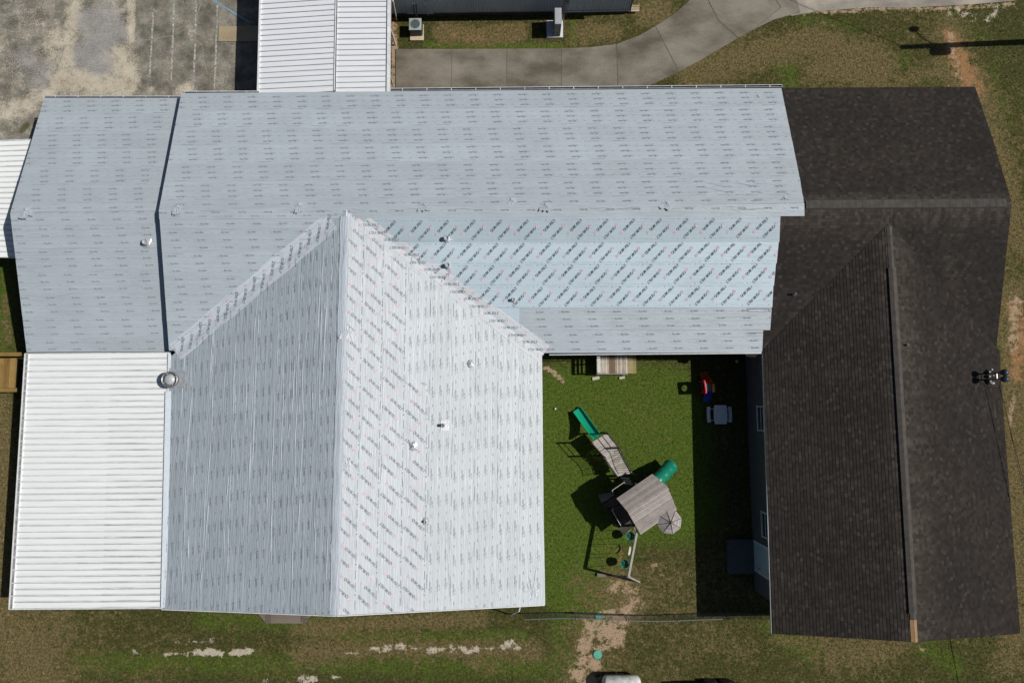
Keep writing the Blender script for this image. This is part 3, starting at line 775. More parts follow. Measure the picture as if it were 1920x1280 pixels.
# ---- vents on the roofs (parts of the building)
MT['foil'] = simple('bright_flashing', (.58, .59, .60), (.42, .44, .46), .28, 18, 4, .006, metal=.3)
MT['galv'] = simple('galvanised_metal', (.34, .34, .34), (.22, .22, .21), .45, 9, 5, metal=.6)
MT['pipe'] = simple('grey_pipe', (.30, .31, .32), (.2, .2, .21), .5, 9)
def pipe_vent(pl, px, py, r=.05, h=.30, fl=.18, foil=True, square=False):
    c = pl.hit(px, py); mb = MB()
    if square: 
        q = [pl.P(*(pl.uv(c) + np.array([a, b_])), .03) for a, b_ in ((-.25, -.3), (.25, -.3), (.25, .12), (-.25, .12))]; mb.add(q, [(0, 1, 2, 3)], 1)
    else:
        n = 14; uvc = pl.uv(c); V = [pl.P(uvc[0], uvc[1], .10 if foil else .05)]
        for rr_, hh in ((fl * .55, .07), (fl, .022)):
            for k in range(n): a = 2 * PI * k / n; q = rr_ * random.uniform(.75, 1.25); V.append(pl.P(uvc[0] + q * math.cos(a), uvc[1] + q * math.sin(a), hh + random.uniform(-.01, .015)))
        Fs = [(0, 1 + k, 1 + (k + 1) % n) for k in range(n)] + [(1 + k, 1 + n + k, 1 + n + (k + 1) % n, 1 + (k + 1) % n) for k in range(n)]
        mb.add(V, Fs, 1)
    mb.lathe(c, [(r * 1.25, -.02), (r * 1.25, .08), (r, .10), (r, h), (r * .8, h), (r * .8, h - .06), (.001, h - .06)], 14, 0)
    return mb.build('vent_pipe', [MT['pipe'] if not foil else MT['foil'], MT['foil'] if (foil or square) else MT['pipe']], bA, False)
pipe_vent(PSL, 277, 456, .13, .30, .3); pipe_vent(PS, 838, 449, .115, .32, .22); pipe_vent(PS, 840, 499, .11, .30, .18); pipe_vent(PS, 963, 563, .075, .26, .14)
pipe_vent(PCE, 831, 797, .075, .32, .2, False, True); pipe_vent(PCE, 775, 836, .045, .15, .2); pipe_vent(PCE, 882, 682, .045, .12, .18); pipe_vent(PCE, 798, 977, .065, .2, .18)
pipe_vent(PS, 1488, 552, .045, .3, .07, False); pipe_vent(PWE, 1699, 647, .045, .2, .06, False)
# exhaust stack with round cap, by the white carport
c = PCW.hit(327, 712); tv = MB()
tv.lathe(c + np.array([0, 0, -.1]), [(.30, 0), (.30, .38), (.37, .42), (.40, .50), (.40, .60), (.375, .62), (.345, .60), (.345, .47), (.01, .47)], 32, 0)
sv = tv.build('exhaust_vent', [MT['galv']], bA, False)
tv = MB(); tv.lathe(c + np.array([-.02, .0, .42]), [(.27, 0), (.275, .03), (.2, .09), (.09, .115), (.01, .12)], 32, 0); tv.build('vent_cap', [simple('pale_cap', (.50, .52, .53), (.40, .42, .43), .45, 8, metal=.2)], sv, True)
tv = MB(); 
for k in range(4): a = k * PI / 2 + .5; tv = MB(); tv.beam(c + np.array([.26 * math.cos(a), .26 * math.sin(a), .44]), c + np.array([.37 * math.cos(a), .37 * math.sin(a), .44]), .04, .03); tv.build('bracket', [MT['foil']], sv)
tv = MB(); q = [PCW.P(*(PCW.uv(c) + np.array([a, b_])), .03) for a, b_ in ((-.45, -.4), (.42, -.4), (.42, .62), (-.45, .62))]; tv.add(q + [x_ - PCW.n * .02 for x_ in q], [(0, 1, 2, 3), (0, 4, 5, 1), (1, 5, 6, 2), (2, 6, 7, 3), (3, 7, 4, 0)], 0); tv.build('flashing', [simple('dull_flashing', (.36, .38, .40), (.28, .3, .32), .5, 5)], sv)

MT['blued'] = simple('bluish_dark_metal', (.10, .12, .15), (.05, .06, .08), .3, 5, metal=.5)
# ---- twin service masts on the right wing
sm = MB(); c0 = PWE.hit(1853, 706)
for dy in (-.15, .15):
    b0 = c0 + np.array([0, dy, -.05]); sm.tube([b0, b0 + np.array([0, 0, 1.05])], .035, 10)
sm.beam(c0 + np.array([0, -.15, .6]), c0 + np.array([0, .15, .6]), .04, .04)
msv = sm.build('service_mast', [MT['galv']], bA)
sm = MB()
for dy in (-.16, .15):
    t = c0 + np.array([0.0, dy, .85]); sm.lathe(t, [(.06, 0), (.11, .08), (.15, .22), (.16, .34), (.12, .42), (.05, .46), (.01, .47)], 20); sm.build('weatherhead', [MT['blued']], msv, True); sm = MB()
sm = MB()
for dx, dy, s_ in ((.05, .34, .09), (.1, .05, .07), (.06, -.33, .13), (-.06, .02, .06), (-.05, -.3, .07)): sm = MB(); sm.box(c0 + np.array([dx, dy, .22]), (s_, s_ * .8, .08), bev=.015); sm.build('insulator', [MT['pipe']], msv)
sm = MB()
for dx, dy in ((-.08, .22), (-.1, 0), (-.08, -.22)): sm = MB(); sm.lathe(c0 + np.array([dx, dy, -.03]), [(.12, 0), (.11, .1), (.06, .18), (.05, .3)], 14); sm.build('pipe_boot', [MT['black']], msv)
sm = MB(); t = c0 + np.array([0, 0, 1.25])
lp = [t + np.array([.05 + .32 * math.sin(a), .12 - .35 * (1 - math.cos(a)), .05 - .2 * math.sin(a / 2)]) for a in np.linspace(0, PI, 9)]; sm.tube(lp, .011, 6); sm.build('wire_loop', [MT['black']], msv); sm = MB()
lp = [c0 + np.array([-.05 + .2 * math.sin(a), -.35 - .22 * math.sin(a), .3 + .1 * math.cos(a)]) for a in np.linspace(0, PI * 1.2, 9)]; sm.tube(lp, .012, 6)
sm.build('wire_loop', [MT['black']], msv)
dw = MB(); e = U(2150, 1642, 4.6); s0 = c0 + np.array([.12, -.35, .55])
pts = [s0 + (e - s0) * t + np.array([0, 0, -1.2 * 4 * t * (1 - t) * .4]) for t in np.linspace(0, 1, 24)]; dw.tube(pts, .014, 5)
pts = [p + np.array([-.03 + .05 * math.sin(i), .0, -.02]) for i, p in enumerate(pts)]; dw.tube(pts, .010, 5)
tag(dw.build('service_wire', [MT['black']]), 'thin black service wire running from the twin roof masts down the right edge', 'wire')


# ================================================================== ground
def gpt(px, py): p = U(px, py, 0.0); return np.array([p[0], p[1]])
def seg_dist(X, Y, pts):
    D = np.full(X.shape, 1e9)
    if len(pts) == 1: return np.hypot(X - pts[0][0], Y - pts[0][1])
    for a, b_ in zip(pts[:-1], pts[1:]):
        dx, dy = b_ - a; L2 = dx * dx + dy * dy + 1e-9
        t = np.clip(((X - a[0]) * dx + (Y - a[1]) * dy) / L2, 0, 1)
        D = np.minimum(D, np.hypot(X - a[0] - t * dx, Y - a[1] - t * dy))
    return D
def brush(Wt, X, Y, pts, r, amt, soft=.6):
    D = seg_dist(X, Y, [gpt(*p) for p in pts]); R = r / 34.6
    t = np.clip((R * (1 + soft) - D) / (R * 2 * soft + 1e-9), 0, 1); t = t * t * (3 - 2 * t)
    np.copyto(Wt, np.maximum(Wt, Wt + (amt - Wt) * t)) if amt > 0 else np.minimum(Wt, Wt * (1 - t * -amt), out=Wt)
def vnoise(X, Y, sc, seed):
    r = np.random.default_rng(seed); T = r.random((256, 256)); x = X / sc + 1000.3; y = Y / sc + 1000.7
    xi, yi = np.floor(x).astype(int), np.floor(y).astype(int); fx, fy = x - xi, y - yi
    fx = fx * fx * (3 - 2 * fx); fy = fy * fy * (3 - 2 * fy); g = lambda a, b_: T[a % 256, b_ % 256]
    return (g(xi, yi) * (1 - fx) + g(xi + 1, yi) * fx) * (1 - fy) + (g(xi, yi + 1) * (1 - fx) + g(xi + 1, yi + 1) * fx) * fy
def fbm(X, Y, sc, seed, o=4):
    a, t, v = 1, 0, 0
    for i in range(o): v = v + a * vnoise(X, Y, sc / 2 ** i, seed + i); t += a; a *= .55
    return v / t
def axis(lo, hi, st, far):
    a = list(np.arange(lo, hi + st, st)); l = lo; r = a[-1]; k = st
    L = []; 
    while l > -far: k *= 1.6; l -= k; L.append(l)
    R = []; k = st
    while r < far: k *= 1.6; r += k; R.append(r)
    return np.array(L[::-1] + a + R)
gx = axis(-31, 31, .2, 600); gy_ = axis(-20, 25, .2, 600)
X, Y = np.meshgrid(gx, gy_); 
dry = .30 + .55 * (fbm(X, Y, 5.0, 11) - .5) + .25 * (fbm(X, Y, 1.2, 31) - .5); sand = np.zeros_like(X); orange = np.zeros_like(X); lush = np.full_like(X, .14) + .5 * (fbm(X, Y, 4.0, 55) - .5); pale = np.full_like(X, -.6); sand -= .25
B = lambda Wt, pts, r, a, soft=.6: brush(Wt, X, Y, pts, r, a, soft)
# courtyard: lush
for p in ([(1060, 760), (1250, 760)], [(1050, 860), (1260, 830)], [(1060, 960), (1270, 940)], [(1030, 1020), (1100, 1100)]): B(lush, p, 75, .85, .4)
B(dry, [(1060, 760), (1250, 760), (1260, 950), (1060, 950)], 80, -.75); B(dry, [(1030, 1000), (1060, 1120)], 45, -.5)
B(dry, [(1190, 770), (1215, 790)], 40, .30, 1); B(dry, [(1230, 1065), (1250, 1110)], 30, .5, 1); B(dry, [(1080, 1090), (1120, 1110)], 22, .55, 1); B(dry, [(1270, 1080), (1300, 1130)], 25, .4, 1)
B(sand, [(1022, 690), (1040, 700), (1056, 716)], 6, .75, .9); B(orange, [(1140, 1030), (1160, 1040)], 16, .34, 1); B(sand, [(1150, 1100), (1180, 1105), (1195, 1130), (1170, 1145)], 16, .58, 1); B(sand, [(1225, 1055), (1240, 1080)], 9, .42, 1); B(sand, [(1170, 993), (1195, 993)], 8, .5, 1)
B(dry, [(1165, 1095), (1175, 1140)], 30, .8, 1)
# bare path below the fence
B(sand, [(1130, 1150), (1170, 1160)], 13, .66, .9); B(sand, [(1105, 1175), (1160, 1185)], 17, .70, .9); B(sand, [(1095, 1205), (1150, 1205)], 16, .70, .9); B(sand, [(1090, 1235), (1120, 1245)], 14, .68, .9); B(sand, [(1080, 1262), (1110, 1275), (1100, 1310)], 16, .72, .9)
B(sand, [(1120, 1200)], 9, -.55, 1); B(dry, [(1110, 1180), (1105, 1300)], 50, .6, 1)
# white gravelly spots of the bottom lawn
for p, r, a in (([(250, 1221), (262, 1222)], 5, .8), ([(225, 1217)], 6, .5), ([(365, 1222), (395, 1222), (415, 1226)], 8, .9), ([(435, 1224), (470, 1220)], 8, .9), ([(310, 1225), (350, 1228)], 6, .5), ([(330, 1205), (400, 1198)], 6, .45),
                ([(650, 1222), (670, 1222)], 6, .6), ([(710, 1217), (770, 1208)], 8, .55), ([(800, 1220), (815, 1222)], 7, .6), ([(845, 1215), (890, 1218)], 8, .6), ([(940, 1210), (965, 1202)], 8, .6), ([(560, 1275), (590, 1273)], 8, .85), ([(620, 1268), (640, 1272)], 5, .7), ([(770, 1262)], 6, .6), ([(500, 1275)], 10, .6), ([(690, 1215), (980, 1215)], 5, .42), ([(1780, 160)], 5, .3)):
    B(pale, p, r, a, .9)
B(dry, [(560, 1225), (700, 1215), (1000, 1220)], 18, .75, 1); B(dry, [(590, 1175), (720, 1168), (900, 1160)], 14, .75, 1); B(dry, [(0, 1190), (60, 1215), (60, 1290)], 55, .78, 1); B(dry, [(120, 1170), (90, 1160)], 22, .6, 1); B(dry, [(560, 1180), (620, 1185)], 12, .7, 1); B(dry, [(880, 1235), (920, 1255)], 12, .6, 1)
for p, r in (([(380, 1160), (620, 1165)], 22), ([(640, 1195), (980, 1190)], 10), ([(150, 1240), (560, 1245)], 20), ([(600, 1245), (1060, 1250)], 18), ([(1040, 1180), (1070, 1240)], 16)): B(lush, p, r, .62, 1)
B(dry, [(1560, 1230), (1650, 1215)], 30, .65, 1); B(dry, [(1460, 1200), (1700, 1210)], 12, .6, 1); B(dry, [(1330, 1200), (1400, 1220)], 20, .5, 1); B(dry, [(1890, 1240)], 30, .65, 1); B(lush, [(1445, 1170), (1520, 1225)], 22, .6, 1); B(lush, [(1740, 1215), (1790, 1250)], 18, .6, 1); B(sand, [(1729, 1218)], 7, .55, 1); B(sand, [(1428, 1172)], 6, .55, 1); B(sand, [(1250, 1190)], 7, .3, 1)
# between the grey building and the walk
B(dry, [(830, 62), (900, 68), (970, 62)], 19, .95, .7); B(dry, [(1095, 62), (1150, 60)], 15, .85, .9); B(orange, [(850, 65), (900, 72)], 12, .35, 1); B(dry, [(1210, 30), (1240, 20)], 20, .8, 1); B(sand, [(737, 40), (740, 80), (739, 165)], 6, .75, .5); B(orange, [(737, 40), (740, 80), (739, 165)], 7, .6, .5); B(lush, [(800, 85), (1050, 88)], 8, .8, .8); B(lush, [(1075, 40), (1075, 85)], 8, .8, .8)
# upper right lawn
B(dry, [(1300, 140), (1420, 100), (1540, 75), (1640, 110)], 28, .82, 1); B(dry, [(1540, 130), (1650, 140)], 28, .82, 1); B(dry, [(1760, 130), (1690, 150)], 16, .7, 1); B(lush, [(1470, 110), (1480, 150)], 22, .65, 1); B(lush, [(1500, 40), (1600, 50)], 14, .5, 1); B(lush, [(1780, 45), (1830, 70)], 20, .5, 1); B(lush, [(1640, 130), (1700, 110)], 18, .5, 1); B(lush, [(1860, 120), (1885, 230)], 12, .45, 1)
B(orange, [(1775, 62), (1790, 75)], 11, .7, .8); B(orange, [(1788, 95), (1806, 130), (1822, 162)], 15, .74, 1); B(sand, [(1780, 60), (1788, 100), (1800, 150)], 8, .62, 1); B(dry, [(1780, 60), (1800, 160)], 30, .75, 1); B(pale, [(1780, 20), (1850, 35), (1880, 5)], 18, .36, 1); B(dry, [(1830, 150), (1880, 350), (1910, 450)], 26, .78, 1)
B(dry, [(1890, 560), (1905, 720), (1900, 1000), (1915, 1180)], 34, .8, 1); B(sand, [(1905, 560), (1900, 650)], 16, .56, 1); B(orange, [(1902, 575), (1915, 640), (1905, 700)], 18, .62, 1); B(sand, [(1895, 790), (1900, 740)], 8, .5, 1); B(lush, [(1882, 620), (1880, 700)], 9, .7, 1); B(lush, [(1895, 930), (1890, 880)], 10, .6, 1)
B(sand, [(1505, 24), (1580, 22), (1640, 17), (1750, 17), (1900, 8)], 7, .62, 1); B(orange, [(1795, 95), (1812, 135), (1828, 170)], 22, .58, 1)
# left edge
B(lush, [(5, 500), (5, 650)], 20, .7, 1); B(dry, [(0, 760), (8, 900), (0, 1120)], 20, .85, 1); B(dry, [(10, 560), (14, 640)], 7, .7, 1)
for Wt in (dry, sand, orange, lush, pale): np.clip(Wt, -1, 1, out=Wt)
ny, nx = X.shape
Zg = np.zeros_like(X)
V = np.stack([X, Y, Zg], -1).reshape(-1, 3); I = np.arange(nx * ny).reshape(ny, nx)
Fq = np.stack([I[:-1, :-1], I[:-1, 1:], I[1:, 1:], I[1:, :-1]], -1).reshape(-1, 4)
def grid_mesh(name, V, Fq, mat, attrs):
    me = bpy.data.meshes.new(name); me.from_pydata(V.tolist(), [], Fq.tolist()); me.materials.append(mat)
    for k, a in attrs.items(): t = me.attributes.new(k, 'FLOAT', 'POINT'); t.data.foreach_set('value', a.ravel().astype(np.float32))
    me.update(); o = bpy.data.objects.new(name, me); COL.objects.link(o); return o
def mat_ground():
    m, t, b, N, L = newmat('lawn_and_soil'); b.inputs['Roughness'].default_value = .95; b.inputs['Specular IOR Level'].default_value = .1
    co = texco(t); n1 = noise(t, co, 7, 6, .8); n2 = noise(t, co, 1.6, 7, .75); n3 = noise(t, co, 20, 3, .7); n4 = noise(t, co, 2.6, 9, .82, .4)
    def th(name, nz, k, w_):   # attribute thresholded by noise for ragged edges
        v = math_(t, 'ADD', attr(t, name), math_(t, 'MULTIPLY', math_(t, 'SUBTRACT', nz, .5), k * 2.2)); return mrange(t, v, .5 - w_, .5 + w_, 0, 1, True)
    g = ramp(t, n1, [(.30, (.016, .024, .006)), (.44, (.044, .052, .014)), (.55, (.078, .080, .024)), (.66, (.150, .130, .052)), (.78, (.27, .23, .11))])
    gl = ramp(t, n1, [(.30, (.024, .050, .005)), (.45, (.062, .108, .013)), (.58, (.105, .152, .023)), (.72, (.17, .19, .048))])
    gd = ramp(t, n1, [(.30, (.040, .042, .014)), (.44, (.110, .094, .036)), (.55, (.19, .152, .066)), (.68, (.30, .245, .12)), (.8, (.42, .35, .2))])
    c = mix(t, th('lush', n2, .7, .35), g, gl)
    c = mix(t, th('dry', n4, 1.2, .25), c, gd)
    c = mix(t, th('orange', n4, 1.2, .30), c, ramp(t, n1, [(.3, (.26, .14, .06)), (.7, (.46, .27, .13))]))
    c = mix(t, th('sand', n4, 1.5, .16), c, ramp(t, n1, [(.3, (.33, .24, .14)), (.7, (.52, .40, .26))]))
    c = mix(t, th('pale', n4, 2.1, .15), c, ramp(t, n1, [(.3, (.40, .36, .26)), (.7, (.66, .61, .48))]))
    c = mix(t, .6, c, ramp(t, n3, [(.3, (.18, .18, .18)), (.7, (.82, .82, .82))]), 'OVERLAY')
    c = mix(t, 1.0, c, (.88, .84, .86), 'MULTIPLY')
    L(c, b.inputs['Base Color'])
    bump(t, math_(t, 'ADD', n1, n3), .045, b); return m
ground = grid_mesh('ground', V, Fq, mat_ground(), {'dry': dry, 'sand': sand, 'orange': orange, 'lush': lush, 'pale': pale}); ground['kind'] = 'structure'

# blades of grass as real little leaves, thinned out on bare soil
def sample(Wt, x, y):
    i = np.clip(np.searchsorted(gx, x) - 1, 0, nx - 2); j = np.clip(np.searchsorted(gy_, y) - 1, 0, ny - 2); return Wt[j, i]
N_ = 150000; bx = rng.uniform(-29, 29, N_); by = rng.uniform(-17.5, 23, N_)
keep = rng.random(N_) > np.maximum(np.maximum(sample(sand, bx, by), sample(orange, bx, by)), sample(pale, bx, by)) * 1.6 - .15
def in_world_rect(a, b_): return (bx > min(a[0], b_[0])) & (bx < max(a[0], b_[0])) & (by > min(a[1], b_[1])) & (by < max(a[1], b_[1]))
for a, b_ in (((xL, yS), (xR, yN)), ((cxL - .3, cyS), (cxR, yS)), ((wxW, wyS), (wxE, yS)), ((lxW, lyS), (xL, lyN)), (gpt(-200, -400), gpt(486, 262)), (gpt(735, -200), gpt(1190, 30)), (gpt(735, 93), gpt(1200, 180)), (gpt(1395, -400), gpt(2100, 10)), (gpt(-50, 240), gpt(140, 300)), (gpt(735, -200), gpt(745, 180)), (gpt(1366, 1008), gpt(1423, 1078))): keep &= ~in_world_rect(a, b_)
# keep them off the curved walk and the tank
walk_up = [(742, 93), (1060, 92), (1150, 85), (1200, 67), (1228, 50), (1260, 30), (1297, -2), (1340, -40)]
walk_dn = [(742, 200), (1130, 195), (1215, 163), (1270, 137), (1320, 110), (1383, 73), (1410, 58), (1450, 38), (1492, 27), (1600, -40)]
mid = [gpt(*p) for p in [(742, 140), (1150, 130), (1230, 100), (1300, 66), (1370, 30), (1420, 0), (1480, -30)]]
keep &= seg_dist(bx, by, mid) > 1.75
bx, by = bx[keep], by[keep]; n = len(bx); a = rng.uniform(0, 2 * PI, n); hh = rng.uniform(.02, .07, n); ww = rng.uniform(.012, .03, n); lx, ly = rng.normal(0, .03, n), rng.normal(0, .03, n)
V = np.empty((n, 3, 3)); V[:, 0] = np.stack([bx - np.cos(a) * ww, by - np.sin(a) * ww, 0 * bx - .002], -1); V[:, 1] = np.stack([bx + np.cos(a) * ww, by + np.sin(a) * ww, 0 * bx - .002], -1); V[:, 2] = np.stack([bx + lx, by + ly, hh], -1)
mg, t, b, N, L = newmat('grass_blades'); b.inputs['Roughness'].default_value = .7; b.inputs['Specular IOR Level'].default_value = .15
tn = attr(t, 'tint'); L(ramp(t, tn, [(0, (.034, .070, .009)), (.4, (.055, .072, .016)), (.65, (.13, .115, .04)), (1, (.38, .32, .17))]), b.inputs['Base Color'])
me = bpy.data.meshes.new('grass'); me.vertices.add(n * 3); me.vertices.foreach_set('co', V.ravel()); me.loops.add(n * 3); me.loops.foreach_set('vertex_index', np.arange(n * 3)); me.polygons.add(n); me.polygons.foreach_set('loop_start', np.arange(n) * 3); me.update(calc_edges=True)
tint = np.clip(.38 - .35 * sample(lush, bx, by) + .6 * sample(dry, bx, by) + rng.normal(0, .2, n), 0, 1); at = me.attributes.new('tint', 'FLOAT', 'FACE'); at.data.foreach_set('value', tint.astype(np.float32)); me.materials.append(mg)
go = bpy.data.objects.new('grass', me); COL.objects.link(go); tag(go, 'short patchy green and straw coloured grass round the building', 'grass', kind='stuff')

# ---- asphalt parking lot with washed-out sand
def mat_lot():
    m, t, b, N, L = newmat('old_asphalt'); b.inputs['Roughness'].default_value = .9; b.inputs['Specular IOR Level'].default_value = .2
    co = texco(t); n1 = noise(t, co, 14, 5, .8); n2 = noise(t, co, 1.0, 6, .65); n3 = noise(t, co, 1.3, 9, .8, .3); vo = N('ShaderNodeTexVoronoi'); vo.inputs['Scale'].default_value = 28; L(co, vo.inputs['Vector'])
    base = ramp(t, n2, [(.36, (.105, .097, .078)), (.5, (.175, .162, .132)), (.64, (.27, .25, .205))])
    base = mix(t, .5, base, ramp(t, n1, [(.32, (.15, .15, .15)), (.68, (.85, .85, .85))]), 'OVERLAY')
    base = mix(t, .25, base, vo.outputs['Color'], 'SOFT_LIGHT')
    f = mrange(t, math_(t, 'ADD', attr(t, 'sand'), math_(t, 'MULTIPLY', math_(t, 'ADD', math_(t, 'SUBTRACT', n3, .5), math_(t, 'MULTIPLY', math_(t, 'SUBTRACT', n1, .5), .55)), 2.6)), .28, 1.0, 0, .92, True)
    c = mix(t, f, base, mix(t, .35, ramp(t, n2, [(.3, (.40, .35, .26)), (.7, (.56, .50, .40))]), ramp(t, n1, [(.3, (.25, .25, .25)), (.7, (.75, .75, .75))]), 'OVERLAY'))
    f2 = mrange(t, math_(t, 'ADD', attr(t, 'grey'), math_(t, 'MULTIPLY', math_(t, 'SUBTRACT', n1, .5), 2.0)), .35, .75, 0, .7, True)
    c = mix(t, f2, c, ramp(t, n1, [(.3, (.20, .19, .18)), (.6, (.33, .32, .31))]))
    f3 = mrange(t, math_(t, 'ADD', attr(t, 'moss'), math_(t, 'MULTIPLY', math_(t, 'SUBTRACT', n3, .5), .9)), .4, .7, 0, .9, True)
    c = mix(t, f3, c, (.07, .065, .025))
    L(c, b.inputs['Base Color']); bump(t, n1, .008, b); return m
p0, p1 = gpt(-260, 700), gpt(492, -260); x0, x1 = -45, gpt(485, 100)[0]; y0, y1 = gpt(60, 440)[1], 60.0
ax = np.concatenate([np.arange(-45, -30, 1.0), np.arange(-30, x1, .14), [x1]]); ay = np.concatenate([np.arange(y0, 24, .14), np.arange(24, 61, 1.5)])
X, Y = np.meshgrid(ax, ay); sd_, gr_, ms_ = (np.zeros_like(X) for _ in range(3)); sd_ += .26 * (X < gpt(255, 60)[0]) + .10
B(sd_, [(140, -40), (138, 40), (128, 100), (120, 150), (100, 175), (55, 195), (0, 215)], 15, .85, .9); B(sd_, [(105, 70), (110, 120)], 22, .7, .9); B(sd_, [(222, -40), (220, 10), (212, 25)], 20, .62, 1); B(sd_, [(246, -30), (246, 75)], 8, .85, .5); B(sd_, [(215, 110), (235, 130), (240, 160), (160, 160), (130, 150)], 26, .9, .7); B(sd_, [(225, 95), (245, 110)], 12, .7, 1)
B(sd_, [(340, 170), (350, 165)], 14, .8, .8); B(sd_, [(284, 168)], 8, .6, 1); B(sd_, [(0, 90), (2, 100)], 7, .6, 1); B(sd_, [(5, 205)], 14, .8, 1); B(sd_, [(60, 40), (100, 70)], 16, .4, 1); B(sd_, [(357, 45), (360, 75)], 8, .5, 1); B(sd_, [(420, 150), (440, 165)], 14, .35, 1)
B(gr_, [(165, 40), (200, 30), (215, 60), (160, 100), (190, 120)], 30, .8, .7); B(gr_, [(40, 110), (80, 130), (70, 150)], 32, .6, 1); B(gr_, [(10, 30), (60, 20)], 30, .4, 1)
B(ms_, [(50, 235), (40, 245)], 10, .75, .8); B(ms_, [(125, 172), (135, 168)], 5, .5, 1); B(ms_, [(25, 225), (70, 225)], 22, .33, 1)
V = np.stack([X, Y, np.full_like(X, .012)], -1).reshape(-1, 3); I = np.arange(X.size).reshape(X.shape); Fq = np.stack([I[:-1, :-1], I[:-1, 1:], I[1:, 1:], I[1:, :-1]], -1).reshape(-1, 4)
lot = grid_mesh('parking_lot', V, Fq, mat_lot(), {'sand': sd_, 'grey': gr_, 'moss': ms_}); lot['kind'] = 'structure'
# painted bays, the blue line, cracks: sheets just above the asphalt
def mat_worn(name, c, under=(.16, .15, .12), a=.42, b2=.56, sc=7):
    m, t, b, N, L = newmat(name); b.inputs['Roughness'].default_value = .85
    n = noise(t, texco(t), sc, 6, .8); L(mix(t, mrange(t, n, a, b2), under, c), b.inputs['Base Color']); return m
def ribbon(mb, pts, w, z, m=0, jit=0.0, sub=1):
    P = [gpt(*p) for p in pts]; Q = []
    for a, b_ in zip(P[:-1], P[1:]):
        k = max(1, int(np.linalg.norm(b_ - a) / .12)) if jit else 1
        for i in range(k): Q.append(a + (b_ - a) * i / k + (rng.normal(0, jit, 2) if (i or jit) else 0))
    Q.append(P[-1]); V = []
    for i, q in enumerate(Q):
        d = Q[min(i + 1, len(Q) - 1)] - Q[max(i - 1, 0)]; d = d / (np.linalg.norm(d) + 1e-9); nn = np.array([-d[1], d[0]]); ww_ = w * (random.uniform(.5, 1.4) if jit else 1) / 2
        V += [(*(q + nn * ww_), z), (*(q - nn * ww_), z)]
    mb.add(V, [(2 * i, 2 * i + 1, 2 * i + 3, 2 * i + 2) for i in range(len(Q) - 1)], m)
pm = MB()
for pts in ([(288, 18), (281, 145)], [(328, -60), (325, 60), (321, 150)], [(369, -60), (367, 60), (363, 165)], [(408, 10), (404, 130), (402, 172)]): ribbon(pm, pts, .10, .017)
ribbon(pm, [(340, -40), (392, -4), (470, 44)], .10, .021, 1)
pmo = pm.build('painted_lines', [mat_worn('worn_white_paint', (.50, .49, .45), a=.44, b2=.60), mat_worn('worn_blue_paint', (.16, .30, .38), a=.3, b2=.5)]); pmo['kind'] = 'structure'
cm = MB()
for pts in ([(0, 75), (22, 60), (50, 60), (90, 72)], [(28, -10), (34, 20), (36, 40), (30, 60)], [(55, 40), (75, 5), (90, -5)], [(92, -10), (96, 12), (105, 24)], [(40, 42), (90, 35)], [(24, 115), (25, 175)], [(250, 78), (285, 74), (325, 67), (358, 50)], [(367, 64), (380, 68), (392, 82)], [(368, 75), (380, 86), (382, 110), (389, 140)], [(366, -8), (378, 5), (372, 22), (366, 45)], [(240, 55), (244, 100)], [(340, -5), (350, 20)]): ribbon(cm, pts, .035, .0165, 0, .016)
cmo = cm.build('asphalt_cracks', [mat_worn('crack_sand', (.36, .32, .25), (.20, .18, .14), .38, .62)]); cmo['kind'] = 'structure'

# ---- concrete
def mat_conc(name, c1, c2, c3):
    m, t, b, N, L = newmat(name); b.inputs['Roughness'].default_value = .85; b.inputs['Specular IOR Level'].default_value = .2
    co = texco(t); n = noise(t, mapping(t, co, (.45, .8, 1)), .8, 8, .62, .1); n1 = noise(t, co, 16, 5, .75)
    tn = attr(t, 'tone'); f = math_(t, 'ADD', n, math_(t, 'MULTIPLY', math_(t, 'SUBTRACT', tn, .5), .25))
    c = ramp(t, f, [(.34, c1), (.5, c2), (.66, c3)]); c = mix(t, .45, c, ramp(t, n1, [(.3, (.28, .28, .28)), (.7, (.75, .75, .75))]), 'OVERLAY')
    L(c, b.inputs['Base Color']); bump(t, n1, .004, b); return m
MC = mat_conc('stained_concrete', (.095, .083, .062), (.165, .148, .116), (.225, .203, .165))
def joint_cells():
    up = [gpt(*p) for p in walk_up]; dn = [gpt(*p) for p in walk_dn]
    def along(poly, x):   # resample a polyline by fraction
        L = [0]; 
        for a, b_ in zip(poly[:-1], poly[1:]): L.append(L[-1] + np.linalg.norm(b_ - a))
        s_ = x * L[-1]; i = max(j for j in range(len(L) - 1) if L[j] <= s_ + 1e-9); return poly[i] + (poly[i + 1] - poly[i]) * ((s_ - L[i]) / (L[i + 1] - L[i]))
    return up, dn, along
wk = MB()
U_ = lambda *a: [gpt(*p) for p in a]
cells = [U_((742, 93), (846.6, 93), (846.6, 196), (742, 196)), U_((847.4, 93), (949.6, 92.5), (949.6, 196), (847.4, 196)), U_((950.4, 92.5), (1052.6, 92), (1052.6, 196), (950.4, 196)), U_((1053.4, 92), (1105, 90), (1154.7, 84), (1158.7, 196), (1053.4, 196)),
         U_((1156, 84), (1200, 67), (1227.7, 50.6), (1271.7, 135.7), (1215, 163), (1160, 190)), U_((1229, 50), (1260, 30), (1297, -2), (1315, -20), (1345, 40), (1382, 73), (1320, 110), (1273, 135)), U_((1317, -21), (1350, -50), (1420, -50), (1462, 15), (1410, 58), (1384, 72), (1347, 39)), U_((1422, -50), (1480, -50), (1500, 24), (1450, 38), (1412, 57), (1464, 15))]
for i, cpoly in enumerate(cells):
    c = [(p[0], p[1]) for p in cpoly]; wk.prism(c, -.05, .05, tone=[.5, .55, .35, .6, .4, .52, .58, .6][i])
jm = MB()
